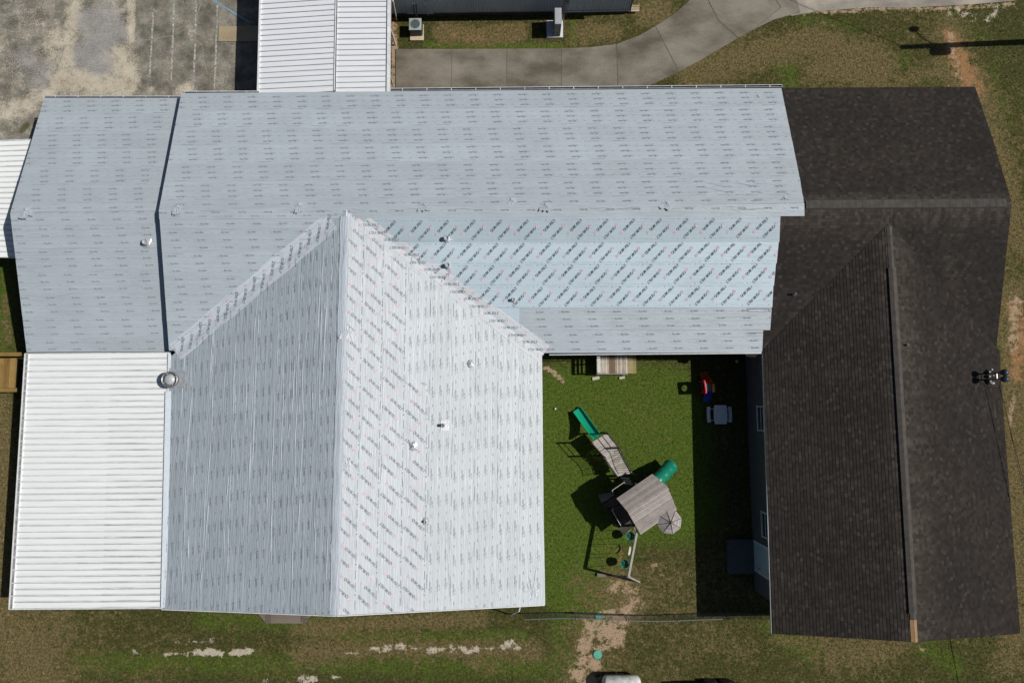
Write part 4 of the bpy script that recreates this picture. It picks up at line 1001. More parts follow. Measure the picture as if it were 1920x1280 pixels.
for a_, b_ in (((847, 93), (847, 190)), ((950, 92.5), (950, 190)), ((1053, 92), (1053, 190)), ((1155.3, 84), (1159.3, 185)), ((1228.2, 50.5), (1272.2, 135.5)), ((1316, -20.5), (1346, 39.5)), ((1346, 39.5), (1383, 72.5)), ((1421, -50), (1463, 15)), ((1463, 15), (1411, 57.5))): ribbon(jm, [a_, b_], .12, .038)
jmo = jm.build('walkway_joints', [simple('joint_grit', (.075, .066, .05), (.15, .135, .10), .9, 9)]); jmo['kind'] = 'structure'
wko = wk.build('walkway', [MC]); wko['kind'] = 'structure'
# walkway edges are ragged with encroaching turf: small lips of soil along the upper edge
rd = MB(); c = [gpt(*p) for p in [(1395, 0), (1420, 12), (1450, 22), (1485, 30), (1530, 22), (1580, 18), (1640, 14), (1700, 15), (1760, 12), (1830, 8), (1900, 2), (1990, -20), (2300, -120), (2300, -900), (1300, -900), (1330, -60)]]
rd.add([(p[0], p[1], .008) for p in c], [tuple(range(len(c)))[::-1]])
rdo = rd.build('road', [mat_conc('sandy_road_surface', (.19, .175, .15), (.27, .245, .205), (.40, .35, .27))]); rdo['kind'] = 'structure'
pd = MB(); a, b_ = gpt(410, 79), gpt(486, 50); pd.prism([(a[0], a[1]), (b_[0], a[1]), (b_[0], b_[1]), (a[0], b_[1])], 0, .06)
tag(pd.build('concrete_pad', [mat_conc('tan_concrete', (.26, .21, .13), (.32, .26, .165), (.36, .30, .2))]), 'tan concrete slab in the asphalt beside the tall white canopy', 'concrete pad')

# ================================================================== metal canopies
MT['rib_white'] = None
def mat_panel(name, c1, c2, dirt, amt, along='x'):
    m, t, b, N, L = newmat(name); b.inputs['Roughness'].default_value = .42; b.inputs['Specular IOR Level'].default_value = .4
    uv = texco(t, 'UV'); n = noise(t, mapping(t, uv, (.35, 3.0, 1)), 1.0, 6, .65); n2 = noise(t, mapping(t, uv, (.8, 11, 1)), 1.0, 6, .7); sp = noise(t, uv, 30, 3)
    sep = N('ShaderNodeSeparateXYZ'); L(uv, sep.inputs[0])
    c = ramp(t, n, [(.3, c1), (.7, c2)])
    # grime plus painted rib shade along one edge of each pan; uv.y runs 0..1 across one pan
    e = mrange(t, math_(t, 'FRACT', sep.outputs[1]), .66, 1.0, 0, .85); f = math_(t, 'MULTIPLY', e, mrange(t, n2, .40, .60, 0, amt)); tn = attr(t, 'tone')
    f = math_(t, 'MULTIPLY', f, mrange(t, tn, 0, 1, .3, 1.7), True)
    c = mix(t, f, c, dirt); c = mix(t, math_(t, 'MULTIPLY', mrange(t, n2, .55, .75, 0, .3), mrange(t, tn, .4, 1, 0, 1)), c, dirt)
    L(c, b.inputs['Base Color']); return m
def canopy(name, label, corners, z, n, mat, rib_h=.045, rib_w=.03, posts=(), gut=('W',), slope=0.0, fw=.10, cat='canopy', ridge=None, alt=False, seg=10):
    """corners: photo positions NW, NE, SE, SW; ribs run W-E"""
    NW, NE, SE, SW = [U(*c, z + (0 if i in (0, 3) else slope)) for i, c in enumerate(corners)]
    th = thing(name, label, cat, ((NW + SE) / 2) * np.array([1, 1, 0]))
    pn = MB(); rb_ = MB()
    at = lambda a, t: (NW + (NE - NW) * a) * (1 - t) + (SW + (SE - SW) * a) * t
    for i in range(n):
        t0, t1 = i / n, (i + 1) / n; tone = random.uniform(0, .6)
        for j in range(seg):
            a0, a1 = j / seg, (j + 1) / seg
            L_ = np.linalg.norm(NE - NW)
            # pan slightly dished
            V = []; uvs_ = []
            for a in (a0, a1):
                for k, (f, dz) in enumerate(((0, 0), (.2, -.012), (.5, -.016), (.8, -.012), (1, 0))):
                    V.append(at(a, t0 + (t1 - t0) * f) + np.array([0, 0, dz])); uvs_.append((a * L_ + i * 17.3, i + min(f, .999)))
            pn.add(V, [(k, k + 1, k + 6, k + 5) for k in range(4)], 0, uvs_, tone=min(1, tone + .45 * (a0 > .55) + 1e-3))
        if i > 0:
            sidx = .035 if (alt and i % 2 == 0) else 0.0
            rb_.beam(at(sidx, t0) + np.array([0, 0, rib_h / 2]), at(1 - .0, t0) + np.array([0, 0, rib_h / 2]), rib_w, rib_h)
    pn.build('roof_panel', [mat], th); rb_.build('rib', [simple('rib_paint', (.60, .60, .58), (.45, .45, .44), .5, 3)], th)
    fm = MB()
    z_ = np.array([0, 0, -.03])
    for a, b_, side in ((NW, NE, 'N'), (SW, SE, 'S'), (NW, SW, 'W'), (NE, SE, 'E')):
        fm.beam(a + z_, b_ + z_, .045, .18)
    fm.build('fascia', [MT['trim']], th)
    for side in gut:
        a, b_, ox = (NW, SW, 1) if side == 'W' else (NE, SE, -1)
        g = MB(); o = np.array([ox * .17, 0, 0]); o2 = np.array([ox * .09, 0, 0])
        g.beam(a + o2 + np.array([0, 0, .012]), b_ + o2 + np.array([0, 0, .012]), .13, .012, 1)
        g.beam(a + o + np.array([0, 0, .03]), b_ + o + np.array([0, 0, .03]), .02, .05, 0)
        nh = n // 2
        for i in range(nh + 1): q = a + (b_ - a) * i / nh + np.array([0, 0, .05]); g.beam(q, q + o, .03, .012, 0)
        g.build('gutter', [MT['trim'], simple('gutter_grime', (.16, .15, .14), (.30, .30, .29), .8, 5)], th)
    for (px, py) in posts:
        p = U(px, py, z); q = MB(); q.box((p[0], p[1], (p[2] - .1) / 2), (.09, .09, p[2] - .12), bev=.01); q.build('post', [MT['white']], th)
    return th, (NW, NE, SE, SW)
MP1 = mat_panel('weathered_white_panels', (.72, .745, .735), (.86, .88, .87), (.17, .17, .16), 1.0)
MP2 = mat_panel('clean_white_panels', (.60, .63, .66), (.72, .74, .76), (.30, .30, .31), .35)
th, (NW, NE, SE, SW) = canopy('carport', 'wide white ribbed metal carport roof with dirt streaks, low at the left', [(48, 663), (317, 661), (306, 1139), (18, 1141)], 2.5, 41, MP1, posts=[(52, 700), (42, 860), (33, 1000), (26, 1125), (160, 1128), (285, 1128)], alt=True, cat='carport', gut=('W',), slope=.56)
fl = MB(); fl.beam(U(315.5, 733, 3.13), U(307, 1138, 3.13), .27, .03); fl.beam(U(318, 664, 3.13), U(317, 690, 3.13), .14, .03); fl.build('wall_flashing', [simple('pale_flashing', (.66, .72, .76), (.6, .66, .70), .35, 4)], th)
canopy('canopy', 'white ribbed metal canopy at the left edge, partly in the shade of the gable', [(-60, 267), (66, 262), (30, 483), (-80, 480)], 2.0, 22, MP1, gut=(), posts=[(20, 300), (15, 470)])
# tall canopy over the walk at the top: two halves with a seam
t2 = thing('walkway_canopy', 'long white ribbed metal canopy above the driveway, with a seam along its middle', 'canopy', U(610, 60, 0))
def half(A_, B_, C_, D_, n, zA, zB, lab):
    pn = MB(); rb_ = MB(); P = [U(*A_, zA), U(*B_, zB), U(*C_, zB), U(*D_, zA)]
    at = lambda a, t: (P[0] + (P[1] - P[0]) * a) * (1 - t) + (P[3] + (P[2] - P[3]) * a) * t
    for i in range(n):
        t0, t1 = i / n, (i + 1) / n; tone = random.uniform(0, .6)
        for j in range(6):
            V = []; uvs_ = []
            for a in (j / 6, (j + 1) / 6):
                for f, dz in ((0, 0), (.2, -.002), (.5, -.003), (.8, -.002), (1, 0)): V.append(at(a, t0 + (t1 - t0) * f) + np.array([0, 0, dz])); uvs_.append((a * 4 + i * 9.1, i + min(f, .999)))
            pn.add(V, [(k, k + 1, k + 6, k + 5) for k in range(4)], 0, uvs_, tone=tone + 1e-3)
        rb_.beam(at(0.0, t0) + np.array([0, 0, .02]), at(1.0, t0) + np.array([0, 0, .02]), .022, .05)
    pn.build('roof_panel', [MP2], t2); rb_.build('rib', [simple('shadow_grey_rib', (.22, .23, .25), (.30, .31, .33), .5, 3)], t2); return P  # rib shadow lines are put into the grey of the ribs
PA = half((492, -128), (633, -140), (627, 171), (484, 178), 31, 2.42, 2.55, '')
PB = half((635, -134), (728, -134), (725, 174), (629, 176), 31, 2.56, 2.45, '')
sm = MB(); sm.beam(PA[1] + np.array([0, 0, .03]), PA[2] + np.array([0, 0, .03]), .05, .05); sm.beam(PA[1] + np.array([.09, 0, .03]), PA[2] + np.array([.09, 0, .03]), .03, .04); sm.build('seam_cap', [MT['trim']], t2)
sm = MB(); sm.beam(PA[0] + np.array([0, 0, -.02]), PA[3] + np.array([0, 0, -.02]), .09, .2); sm.build('fascia', [MT['trim']], t2); sm = MB(); sm.beam(PB[1] + np.array([.09, 0, -.02]), PB[2] + np.array([.09, 0, -.02]), .17, .2); sm.build('fascia', [MT['trim']], t2)
for p in ((494, -60), (489, 60), (486, 150), (729, -60), (727, 40), (725, 150)):
    q = U(*p, 2.4); m_ = MB(); m_.box((q[0], q[1], 1.15), (.09, .09, 2.3), bev=.01); m_.build('post', [MT['white']], t2)
for a, b_ in (((737, 2), (744, 38)), ((732, 142), (739, 168))):
    m_ = MB(); m_.tube([U(*a, 2.2), U(*b_, .05)], .035, 8); m_.build('downspout', [MT['trim']], t2)

# ================================================================== grey metal building at the top
g0, g1 = U(735, 31, 0), U(1179, 25.5, 0); gb = thing('metal_building', 'blue grey corrugated metal building along the top edge', 'building', ((g0 + g1) / 2))
MG = simple('blue_grey_siding', (.55, .62, .68), (.46, .52, .57), .5, 1.2, 6, stretch=(1, 1, .4)); MG2 = simple('blue_grey_roof', (.12, .15, .18), (.10, .125, .15), .45, 1.5)
ws = MB(); L_ = np.linalg.norm(g1 - g0); n = 92; d = (g1 - g0) / L_; out = np.array([d[1], -d[0], 0]); V = []; Fs = []
for i in range(n + 1):
    for k, o in ((0, 0), (.35, 0), (.45, .035), (.8, .035), (.9, 0)):
        s_ = min((i + k) / n, 1.0) * L_; p = g0 + d * s_ + out * o; V += [(p[0], p[1], .32), (p[0], p[1], 3.0)]
for i in range(len(V) // 2 - 1): Fs.append((2 * i, 2 * i + 2, 2 * i + 3, 2 * i + 1))
ws.add(V, Fs); w2 = MB(); k = g1 - g0
depth = np.array([-d[1], d[0], 0]) * 9.0
ws.add([g1 + np.array([0, 0, .32]), g1 + depth + np.array([0, 0, .32]), g1 + depth + np.array([0, 0, 3.0]), g1 + np.array([0, 0, 3.0])], [(0, 1, 2, 3)])
ws.build('wall', [MG], gb)
w2.beam(g0 + np.array([0, 0, .16]) - out * .06, g1 + np.array([0, 0, .16]) - out * .06, .14, .32, bev=.01); w2.build('skirt', [simple('dark_skirting', (.05, .05, .045), (.09, .085, .075), .8, 3)], gb)
w2 = MB(); w2.beam(g0 + out * .04 + np.array([d[0] * 9.2, 0, .34]), g1 + out * .04 + np.array([0, 0, .34]), .03, .05); w2.build('base_trim', [MT['trim']], gb); w2 = MB(); w2.beam(g0 + out * .04 + np.array([.9, 0, .33]), g0 + out * .04 + np.array([2.4, 0, .33]), .03, .05); w2.build('base_trim', [MT['trim']], gb)
w2 = MB(); e = out * .25; a, b_ = g0 + e + np.array([0, 0, 3.02]), g1 + e + np.array([.2, 0, 3.02]); c_ = np.array([0, 0, 1.1]) + depth * .5
w2.add([a, b_, b_ + c_, a + c_, a + depth + e * -2, b_ + depth + e * -2], [(0, 1, 2, 3), (3, 2, 5, 4)]); w2.build('roof', [MG2], gb)
w2 = MB(); w2.beam(g1 + out * .03 + np.array([0, 0, .32]), g1 + out * .03 + np.array([0, 0, 3.0]), .08, .04, up=(0, 1, 0)); w2.build('corner_trim', [MG2], gb)
for px in (1060.5, 781, 803):
    p = U(px, 28, .1); w2 = MB(); q = p + out * .06
    w2.tube([(q[0], q[1], .1), (q[0], q[1], 1.1), (q[0] + .05, q[1] - .02, 1.3)], .02, 6); w2.box((q[0], q[1] , 1.35), (.16, .09, .22), bev=.01); w2.build('conduit_box', [MT['trim'] if px < 900 else MT['galv']], gb)

# air conditioners
def fan_unit():
    c = U(782, 61, 0); t = thing('air_conditioner', 'square grey condenser with round fan grille beside the metal wall', 'air conditioner', c)
    x, y = c[0], c[1]; b0 = MB(); b0.box((x, y - .05, .05), (.78, .95, .10), bev=.02); b0.build('pad', [mat_conc('tan_pad', (.40, .28, .18), (.48, .36, .24), (.52, .42, .3))], t)
    b0 = MB(); b0.box((x, y + .06, .42), (.66, .66, .62), bev=.02)
    for i in range(15):
        for sx, sy in ((0, -1), (1, 0), (-1, 0)):
            o = -.29 + i * .0414
            b0.box((x + (o if sx == 0 else sx * .335), y + .06 + (o if sy == 0 else sy * .335), .41), (.012 if sx == 0 else .02, .012 if sy == 0 else .02, .56))
    b0.build('body', [simple('dark_teal_cabinet', (.06, .10, .11), (.09, .13, .14), .5, 8)], t)
    tp = MB(); n = 32; R = .265; V = []; 
    sq = []
    for k in range(n):
        a = 2 * PI * k / n; cx_, cy_ = math.cos(a), math.sin(a); s_ = .345 / max(abs(cx_), abs(cy_)); sq.append((cx_ * s_, cy_ * s_))
    for r_, z_ in ((1, .735), (0, .735)):
        for k in range(n):
            a = 2 * PI * k / n; q = sq[k] if r_ else (R * math.cos(a), R * math.sin(a)); V.append((x + q[0], y + .06 + q[1], z_ + (0.02 if not r_ else 0)))
    V += [(x + R * math.cos(2 * PI * k / n), y + .06 + R * math.sin(2 * PI * k / n), .55) for k in range(n)]; V += [(x + q[0], y + .06 + q[1], .70) for q in sq]
    tp.add(V, [(k, (k + 1) % n, n + (k + 1) % n, n + k) for k in range(n)] + [(n + k, n + (k + 1) % n, 2 * n + (k + 1) % n, 2 * n + k) for k in range(n)] + [(3 * n + k, 3 * n + (k + 1) % n, (k + 1) % n, k) for k in range(n)])
    tp.build('top_panel', [simple('pale_grey_green_paint', (.33, .37, .34), (.27, .31, .29), .5, 8)], t)
    fb = MB()
    fb.lathe((x, y + .06, .60), [(.07, 0), (.07, .05), (.05, .07)], 14)
    for k in range(3):
        a = k * 2 * PI / 3 + .6; p, q, r_ = a - .4, a + .45, .235
        fb.add([(x + .06 * math.cos(p), y + .06 + .06 * math.sin(p), .60), (x + r_ * math.cos(p), y + .06 + r_ * math.sin(p), .59), (x + r_ * math.cos(q), y + .06 + r_ * math.sin(q), .66), (x + .06 * math.cos(q), y + .06 + .06 * math.sin(q), .64)], [(0, 1, 2, 3)])
    fb.build('fan', [simple('fan_metal', (.12, .12, .12), (.2, .19, .19), .35, 6, metal=.5)], t)
    gm = MB()
    for r_ in np.linspace(.05, .26, 7): gm.tube([(x + r_ * math.cos(a), y + .06 + r_ * math.sin(a), .765) for a in np.linspace(0, 2 * PI, 25)], .0035, 4, cap=False)
    for k in range(8): a = k * PI / 4; gm.tube([(x, y + .06, .765), (x + .27 * math.cos(a), y + .06 + .27 * math.sin(a), .765)], .004, 4)
    gm.build('fan_grille', [simple('grille_wire', (.10, .11, .11), (.14, .15, .15), .4, 5)], t)
    pp = MB(); 
    for dx in (-.06, .08): pp.tube([(x + dx, y + .42, .35), (x + dx, y + .62, .35), (x + dx, y + .75, .9), (x + dx + .04, y + .9, 1.25)], .025, 6)
    pp.build('pipes', [MT['black']], t)
fan_unit()
def slim_unit():
    t = thing('heat_pump', 'slim light grey heat pump standing upright on a white pad by the metal wall', 'air conditioner', U(1041, 62, 0))
    a, b_ = U(1025, 72, 0), U(1055, 40, 0); pdm = MB(); pdm.box(((a[0] + b_[0]) / 2, (a[1] + b_[1]) / 2, .045), (b_[0] - a[0], b_[1] - a[1], .09), bev=.02); pdm.build('pad', [simple('white_plastic_pad', (.66, .67, .69), (.58, .59, .61), .5, 4)], t)
    q = U(1045, 46, 1.35); c = U(1046, 46.5, 0); bd = MB(); X0, X1 = U(1040.2, 45, 1.38)[0], U(1053.2, 45, 1.38)[0]; Y0, Y1 = U(1046, 45.3, 1.38)[1], U(1046, 12.4, 1.38)[1]
    Y1 = Y0 + .95; cx_, cy_ = (X0 + X1) / 2, (Y0 + Y1) / 2
    bd.box((cx_, cy_, .74), (X1 - X0, Y1 - Y0, 1.28), bev=.025)
    for i in range(18): bd.box((X0 - .006, Y0 + .08 + i * .046, .72), (.012, .012, 1.1))
    bd.build('body', [simple('light_grey_cabinet', (.34, .35, .37), (.30, .31, .33), .45, 3)], t)
    tp = MB()
    for i in range(5): tp.box((X0 + .06 + i * .065, cy_, 1.385), (.012, Y1 - Y0 - .1, .012))
    tp.build('top_ridge', [MT['trim']], t)
    lb_ = MB(); lb_.box((X0 + .12, Y0 - .006, .75), (.12, .008, .06)); lb_.build('name_plate', [MT['trim']], t)
    fg = MB(); 
    for z_ in (.42, 1.05): fg.lathe((X1 + .002, cy_ - .05, z_), [(.27, 0), (.27, .015), (.23, .02), (.23, .01), (.02, .01)], 20, axis=(1, 0, 0))
    fg.build('fan_grille', [MT['black']], t)
    pp = MB()
    for dx, w_ in ((.1, .03), (.2, .018)): pp.tube([(X1 + dx * .4, Y1 - .15, .3), (X1 + dx, Y1 + .05, .25), (X1 + dx, Y1 + .2, .8), (X1 + dx + .03, Y1 + .25, 1.6)], w_, 6)
    pp.build('pipes', [simple('tan_insulation', (.25, .2, .13), (.1, .1, .1), .8, 6)], t)
slim_unit()
# small step by the corner of the metal building
t = thing('plank_step', 'small plank step with a white bucket at the corner of the metal building', 'step', U(1190, 14, 0)); t['label'] = 'small weathered plank step at the right corner of the metal building'
m_ = MB(); 
for i in range(3): p = U(1191, 11 + i * 4.3, .25); m_.box((p[0], p[1], .22), (.46, .11, .035), tone=.3 + .2 * i)
m_.build('tread', [mat_wood('pale_plank', (.2, .16, .1), (.34, .27, .18), (.45, .38, .27))], t)
m_ = MB(); p = U(1191, 15, 0)
for sx in (-.19, .19): m_ = MB(); m_.box((p[0] + sx, p[1], .1), (.04, .36, .2)); m_.build('side_board', [MT['wood_raw']], t)
p = U(1183, 15, 0); m_ = MB(); m_.lathe(p, [(.07, 0), (.09, .18), (.095, .18), (.085, .17), (.065, .02)], 18); tag(m_.build('bucket', [MT['trim']]), 'little white bucket beside the plank step', 'bucket')

# ================================================================== fence along the bottom of the yard
MT['fence'] = simple('galvanised_wire', (.24, .25, .25), (.17, .18, .18), .45, 6, metal=.4)
f0, f1 = U(985, 1148.5, 0), U(1446, 1150, 0); fn = thing('chain_link_fence', 'low chain link fence closing the yard between the two wings', 'fence', (f0 + f1) / 2)
FH = 1.12; L_ = np.linalg.norm(f1 - f0); d = (f1 - f0) / L_
def bowf(s_): return np.array([0, .06 * math.sin(s_ / L_ * 3 * PI), 0])
m_ = MB(); m_.tube([f0 + d * s_ + bowf(s_) + np.array([0, 0, FH]) for s_ in np.linspace(0, L_ * .80, 24)], .022, 8); m_.build('top_rail', [MT['fence']], fn)
for s_ in (0, .2, .4, .6, .8, .995):
    p = f0 + d * L_ * s_ + bowf(L_ * s_); m_ = MB(); m_.tube([p, p + np.array([0, 0, FH + .03])], .028, 8); m_.lathe(p + np.array([0, 0, FH + .03]), [(.034, 0), (.025, .03), (.003, .04)], 10); m_.build('post', [MT['fence']], fn)
V = []; Fs = []; step = .057; n = int(L_ / step); r_ = .0022; k = 0
for i in range(-20, n):
    for sg in (1, -1):
        s0_, s1_ = i * step, i * step + FH * .9; z0_, z1_ = (.03, FH - .01) if sg > 0 else (FH - .01, .03)
        c0_, c1_ = max(s0_, 0), min(s1_, L_)
        if c1_ <= c0_: continue
        za = z0_ + (z1_ - z0_) * (c0_ - s0_) / (s1_ - s0_); zb = z0_ + (z1_ - z0_) * (c1_ - s0_) / (s1_ - s0_)
        A_ = f0 + d * c0_ + bowf(c0_) + np.array([0, 0, za]); B_ = f0 + d * c1_ + bowf(c1_) + np.array([0, 0, zb]); o1 = np.array([0, r_ * sg, 0]); o2 = np.array([0, 0, r_])
        V += [A_ - o1 - o2, A_ + o1 - o2, A_ + o2, B_ - o1 - o2, B_ + o1 - o2, B_ + o2]; Fs += [(k, k + 1, k + 4, k + 3), (k + 1, k + 2, k + 5, k + 4), (k + 2, k, k + 3, k + 5)]; k += 6
m_ = MB(); m_.add(V, Fs); m_.build('wire_mesh', [MT['fence']], fn)

# green lids, balls, block
gm_ = simple('faded_green_plastic', (.075, .30, .22), (.10, .36, .27), .5, 6)
for px, py, r_, lab in ((1120.5, 1226, .235, 'round green plastic lid in the bare sandy patch near the bottom edge'), (1122.5, 1154.5, .19, 'round green plastic lid just behind the chain link fence')):
    m_ = MB(); p = U(px, py, 0); m_.lathe(p, [(r_, 0), (r_, .05), (r_ * .92, .065), (r_ * .9, .055), (r_ * .2, .06), (.01, .06)], 28)
    for k in range(4): a = k * PI / 2 + .4; m_.box((p[0] + r_ * .75 * math.cos(a), p[1] + r_ * .75 * math.sin(a), .065), (.03, .03, .015))
    tag(m_.build('tank_lid', [gm_], None, False), lab, 'lid')
def ball(px, py, r_, c, lab):
    p = U(px, py, 0); m_ = MB(); m_.lathe(p, [(r_ * math.sin(a), r_ - r_ * math.cos(a)) for a in np.linspace(.05, PI - .05, 12)], 20); tag(m_.build('ball', [simple('ball_' + str(px), c, None, .5, 5)], None, True), lab, 'ball')
ball(1041, 766, .055, (.75, .74, .70), 'small white ball lying on the sunny lawn'); ball(1381, 677, .10, (.45, .45, .42), 'grey ball in the dark shade near the right wing')
m_ = MB(); p = U(1127, 1077, 0); m_.box((p[0], p[1], .07), (.46, .17, .14), rz=-.12, bev=.012); tag(m_.build('concrete_block', [MC]), 'pale block lying by the end of the swing frame', 'block')

# ================================================================== porch steps in the yard
GREYW = mat_wood('grey_weathered_wood', (.20, .17, .145), (.31, .275, .25), (.42, .385, .35))
t = thing('wooden_porch', 'weathered plank porch with a railed left end under the long eave', 'porch', U(1150, 690, 0))
a, b_ = U(1119, 700, .62), U(1176, 661, .62); m_ = MB(); n = 17; x0_, x1_ = a[0], b_[0]; yb_, yt_ = a[1], b_[1]
for i in range(n): w_ = (x1_ - x0_) / n; m_.box((x0_ + w_ * (i + .5), (yb_ + yt_) / 2, .60), (w_ - .012, yt_ - yb_ - random.uniform(0, .03), .035), tone=.08 if i in (7, 8, 9) else random.uniform(.45, 1.0))
PW = mat_wood('sunbleached_wood', (.17, .12, .075), (.36, .30, .24), (.56, .50, .43), 'y'); m_.build('deck', [PW], t)
m_ = MB(); m_.beam((x0_, yb_ - .03, .56), (x1_, yb_ - .03, .56), .05, .14); m_.beam((x0_, yb_ - .03, .2), (x1_, yb_ - .03, .2), .05, .1); m_.build('front_board', [GREYW], t)
for x_ in (x0_ + .05, x1_ - .05):
    for y_ in (yb_ + .04, yt_ - .05): m_ = MB(); m_.box((x_, y_, .29), (.09, .09, .58)); m_.build('post', [GREYW], t)
m_ = MB(); x_ = x0_ + .02
for y_ in (yb_ + .03, (yb_ + yt_) / 2, yt_ - .06): m_.box((x_, y_, .95), (.08, .08, .75))
m_.beam((x_, yb_, 1.36), (x_, yt_ - .15, 1.36), .17, .04); m_.beam((x_, yb_, 1.08), (x_, yt_ - .15, 1.08), .03, .12); m_.beam((x_, yb_, .84), (x_, yt_ - .15, .84), .03, .1)
m_.build('railing', [mat_wood('white_washed_wood', (.42, .42, .38), (.58, .58, .52), (.68, .68, .62), 'y')], t)
m_ = MB(); m_.box((x1_ + .17, (yb_ + yt_) / 2 - .05, .40), (.30, yt_ - yb_ - .1, .04)); m_.box((x1_ + .40, (yb_ + yt_) / 2 - .05, .2), (.28, yt_ - yb_ - .1, .04), tone=.3)
m_.build('step', [mat_wood('tan_wood', (.20, .15, .07), (.31, .25, .13), (.38, .32, .2))], t)
for px, py, s_ in ((1117, 709, .28), (1166, 708, .22)): p = U(px, py, 0); m_ = MB(); m_.box((p[0], p[1], .04), (s_ * 1.4, s_ * .6, .08), rz=.2, bev=.01); m_.build('footing', [simple('pale_footing', (.45, .45, .36), (.36, .36, .28), .9, 8)], t)

# landing by the door
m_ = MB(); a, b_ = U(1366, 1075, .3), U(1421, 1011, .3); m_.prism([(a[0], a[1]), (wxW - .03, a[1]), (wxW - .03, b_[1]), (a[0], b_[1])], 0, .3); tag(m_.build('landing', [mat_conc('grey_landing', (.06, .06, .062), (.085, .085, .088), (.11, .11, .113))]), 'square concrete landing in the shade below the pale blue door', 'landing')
# low stoop below the middle gable
t = thing('stoop', 'brown brick stoop with clipped corners peeking out under the middle gable', 'stoop', U(540, 1150, 0)); m_ = MB()
P = [U(*p, .12) for p in ((478, 1143), (498, 1167.5), (567, 1168), (587, 1150), (590, 1100), (478, 1100))]; m_.prism([(p[0], p[1]) for p in P], 0, .12); m_.build('slab', [mat_conc('brown_paving', (.13, .105, .085), (.165, .135, .11), (.19, .16, .13))], t)
for a_, b_ in (((499, 1140), (508, 1167)), ((565, 1140), (577, 1166))):
    p, q = U(*a_, .14), U(*b_, .14); m_ = MB(); m_.box(((p[0] + q[0]) / 2, (p[1] + q[1]) / 2, .135), (abs(q[0] - p[0]), abs(q[1] - p[1]), .03), bev=.005); m_.build('brick_course', [simple('dark_brick', (.085, .065, .058), (.13, .10, .085), .9, 10)], t)

# wooden ramp at the left edge
YW = mat_wood('yellow_treated_wood', (.15, .09, .025), (.235, .15, .045), (.33, .22, .075), 'x')
t = thing('wooden_ramp', 'yellow treated wood ramp with side rails leaving the carport at the left edge', 'ramp', U(0, 700, 0)); m_ = MB()
a, b_ = U(31, 727, .5), U(-90, 672, .5); n = 24
for i in range(n): w_ = (a[0] - b_[0]) / n; m_.box((b_[0] + w_ * (i + .5) - (.08 * 0), (a[1] + b_[1]) / 2, .48), (w_ - .012, b_[1] - a[1], .035), tone=random.uniform(.3, .8))
m_.build('deck', [mat_wood('yellow_deck_wood', (.15, .09, .025), (.235, .15, .045), (.33, .22, .075), 'y')], t)
for y_, x_, z_ in ((664, 40, 1.35), (731, 33, 1.0)):
    p = U(x_, y_, z_); m_ = MB(); m_.beam((p[0], p[1], z_), (p[0] - 4, p[1], z_), .20, .045); m_.beam((p[0] - .05, p[1], z_ - .28), (p[0] - 4, p[1], z_ - .28), .04, .14)
    for k in range(3): m_.box((p[0] - .1 - k * 1.4, p[1], (z_ - .05) / 2), (.09, .09, z_ - .06))
    m_.build('railing', [YW], t)

# ================================================================== propane tank
t = thing('propane_tank', 'dirty white propane tank lying at the bottom edge', 'tank', U(1167, 1290, 0)); R_ = .46; zc = .58
A_, B_ = U(1129, 1290, zc + R_ * .5), U(1204, 1290, zc + R_ * .5); ya = U(1165, 1268, zc + R_ * .3)[1] - R_ * .95; L_ = B_[0] - A_[0]
prof = []
for a in np.linspace(0, PI / 2, 7): prof.append((max(.01, R_ * math.sin(a)), .26 - .26 * math.cos(a)))
prof += [(R_, L_ * .5)] + [(max(.01, R_ * math.cos(a)), L_ - .26 + .26 * math.sin(a)) for a in np.linspace(0, PI / 2, 7)]
m_ = MB(); m_.lathe((A_[0], ya, zc), prof, 36, axis=(1, 0, 0)); m_.build('shell', [simple('dirty_white_paint', (.70, .71, .68), (.28, .29, .27), .5, 2.6, 8, .004, ra=.42, rb=.72)], t, True)
m_ = MB(); m_.lathe(((A_[0] + B_[0]) / 2, ya, zc + R_ - .03), [(.17, 0), (.17, .1), (.12, .16), (.02, .18)], 20); m_.build('valve_dome', [simple('grey_dome', (.4, .4, .39), (.2, .17, .14), .5, 12)], t, True)
m_ = MB()
for f in (.25, .75): m_ = MB(); m_.box((A_[0] + L_ * f, ya, .09), (.12, .7, .18), bev=.01); m_.build('saddle', [MC], t)
m_ = MB(); p = U(1160, 1258, 0); m_.tube([(p[0] - .16, p[1], .02), (p[0] - .16, p[1], .3), (p[0] + .16, p[1], .3), (p[0] + .16, p[1] - .2, .35)], .02, 6); m_.box((p[0] + .17, p[1] - .02, .33), (.07, .07, .07), bev=.01); m_.build('regulator', [MT['galv']], t)

# dark trailer standing just below the frame: its shade shows at the bottom edge
t = thing('box_trailer', 'dark enclosed trailer just below the bottom edge, mostly out of view', 'trailer', U(1340, 1320, 0)); a, b_ = U(1296, 1274, 0), U(1392, 1276, 0); m_ = MB()
m_.prism([(a[0], a[1] - 2.2), (b_[0] - .3, a[1] - 2.2), (b_[0], a[1] - 1.9), (b_[0], a[1] - .25), (b_[0] - .22, a[1]), (a[0], a[1])], .35, 1.75); m_.build('body', [simple('dark_paint', (.02, .022, .025), (.03, .03, .034), .4, 3)], t)
for k in (.9, 1.7): 
    for y_ in (a[1] - .02, a[1] - 2.18): m_ = MB(); m_.lathe((a[0] + k, y_ - .1, .33), [(.2, 0), (.33, .02), (.33, .2), (.2, .22)], 22, axis=(0, 1, 0)); m_.build('wheel', [MT['black']], t)
m_ = MB(); m_.beam((b_[0], a[1] - 1.1, .45), (b_[0] + 1.0, a[1] - 1.1, .45), .1, .08); m_.build('tow_bar', [MT['black']], t)

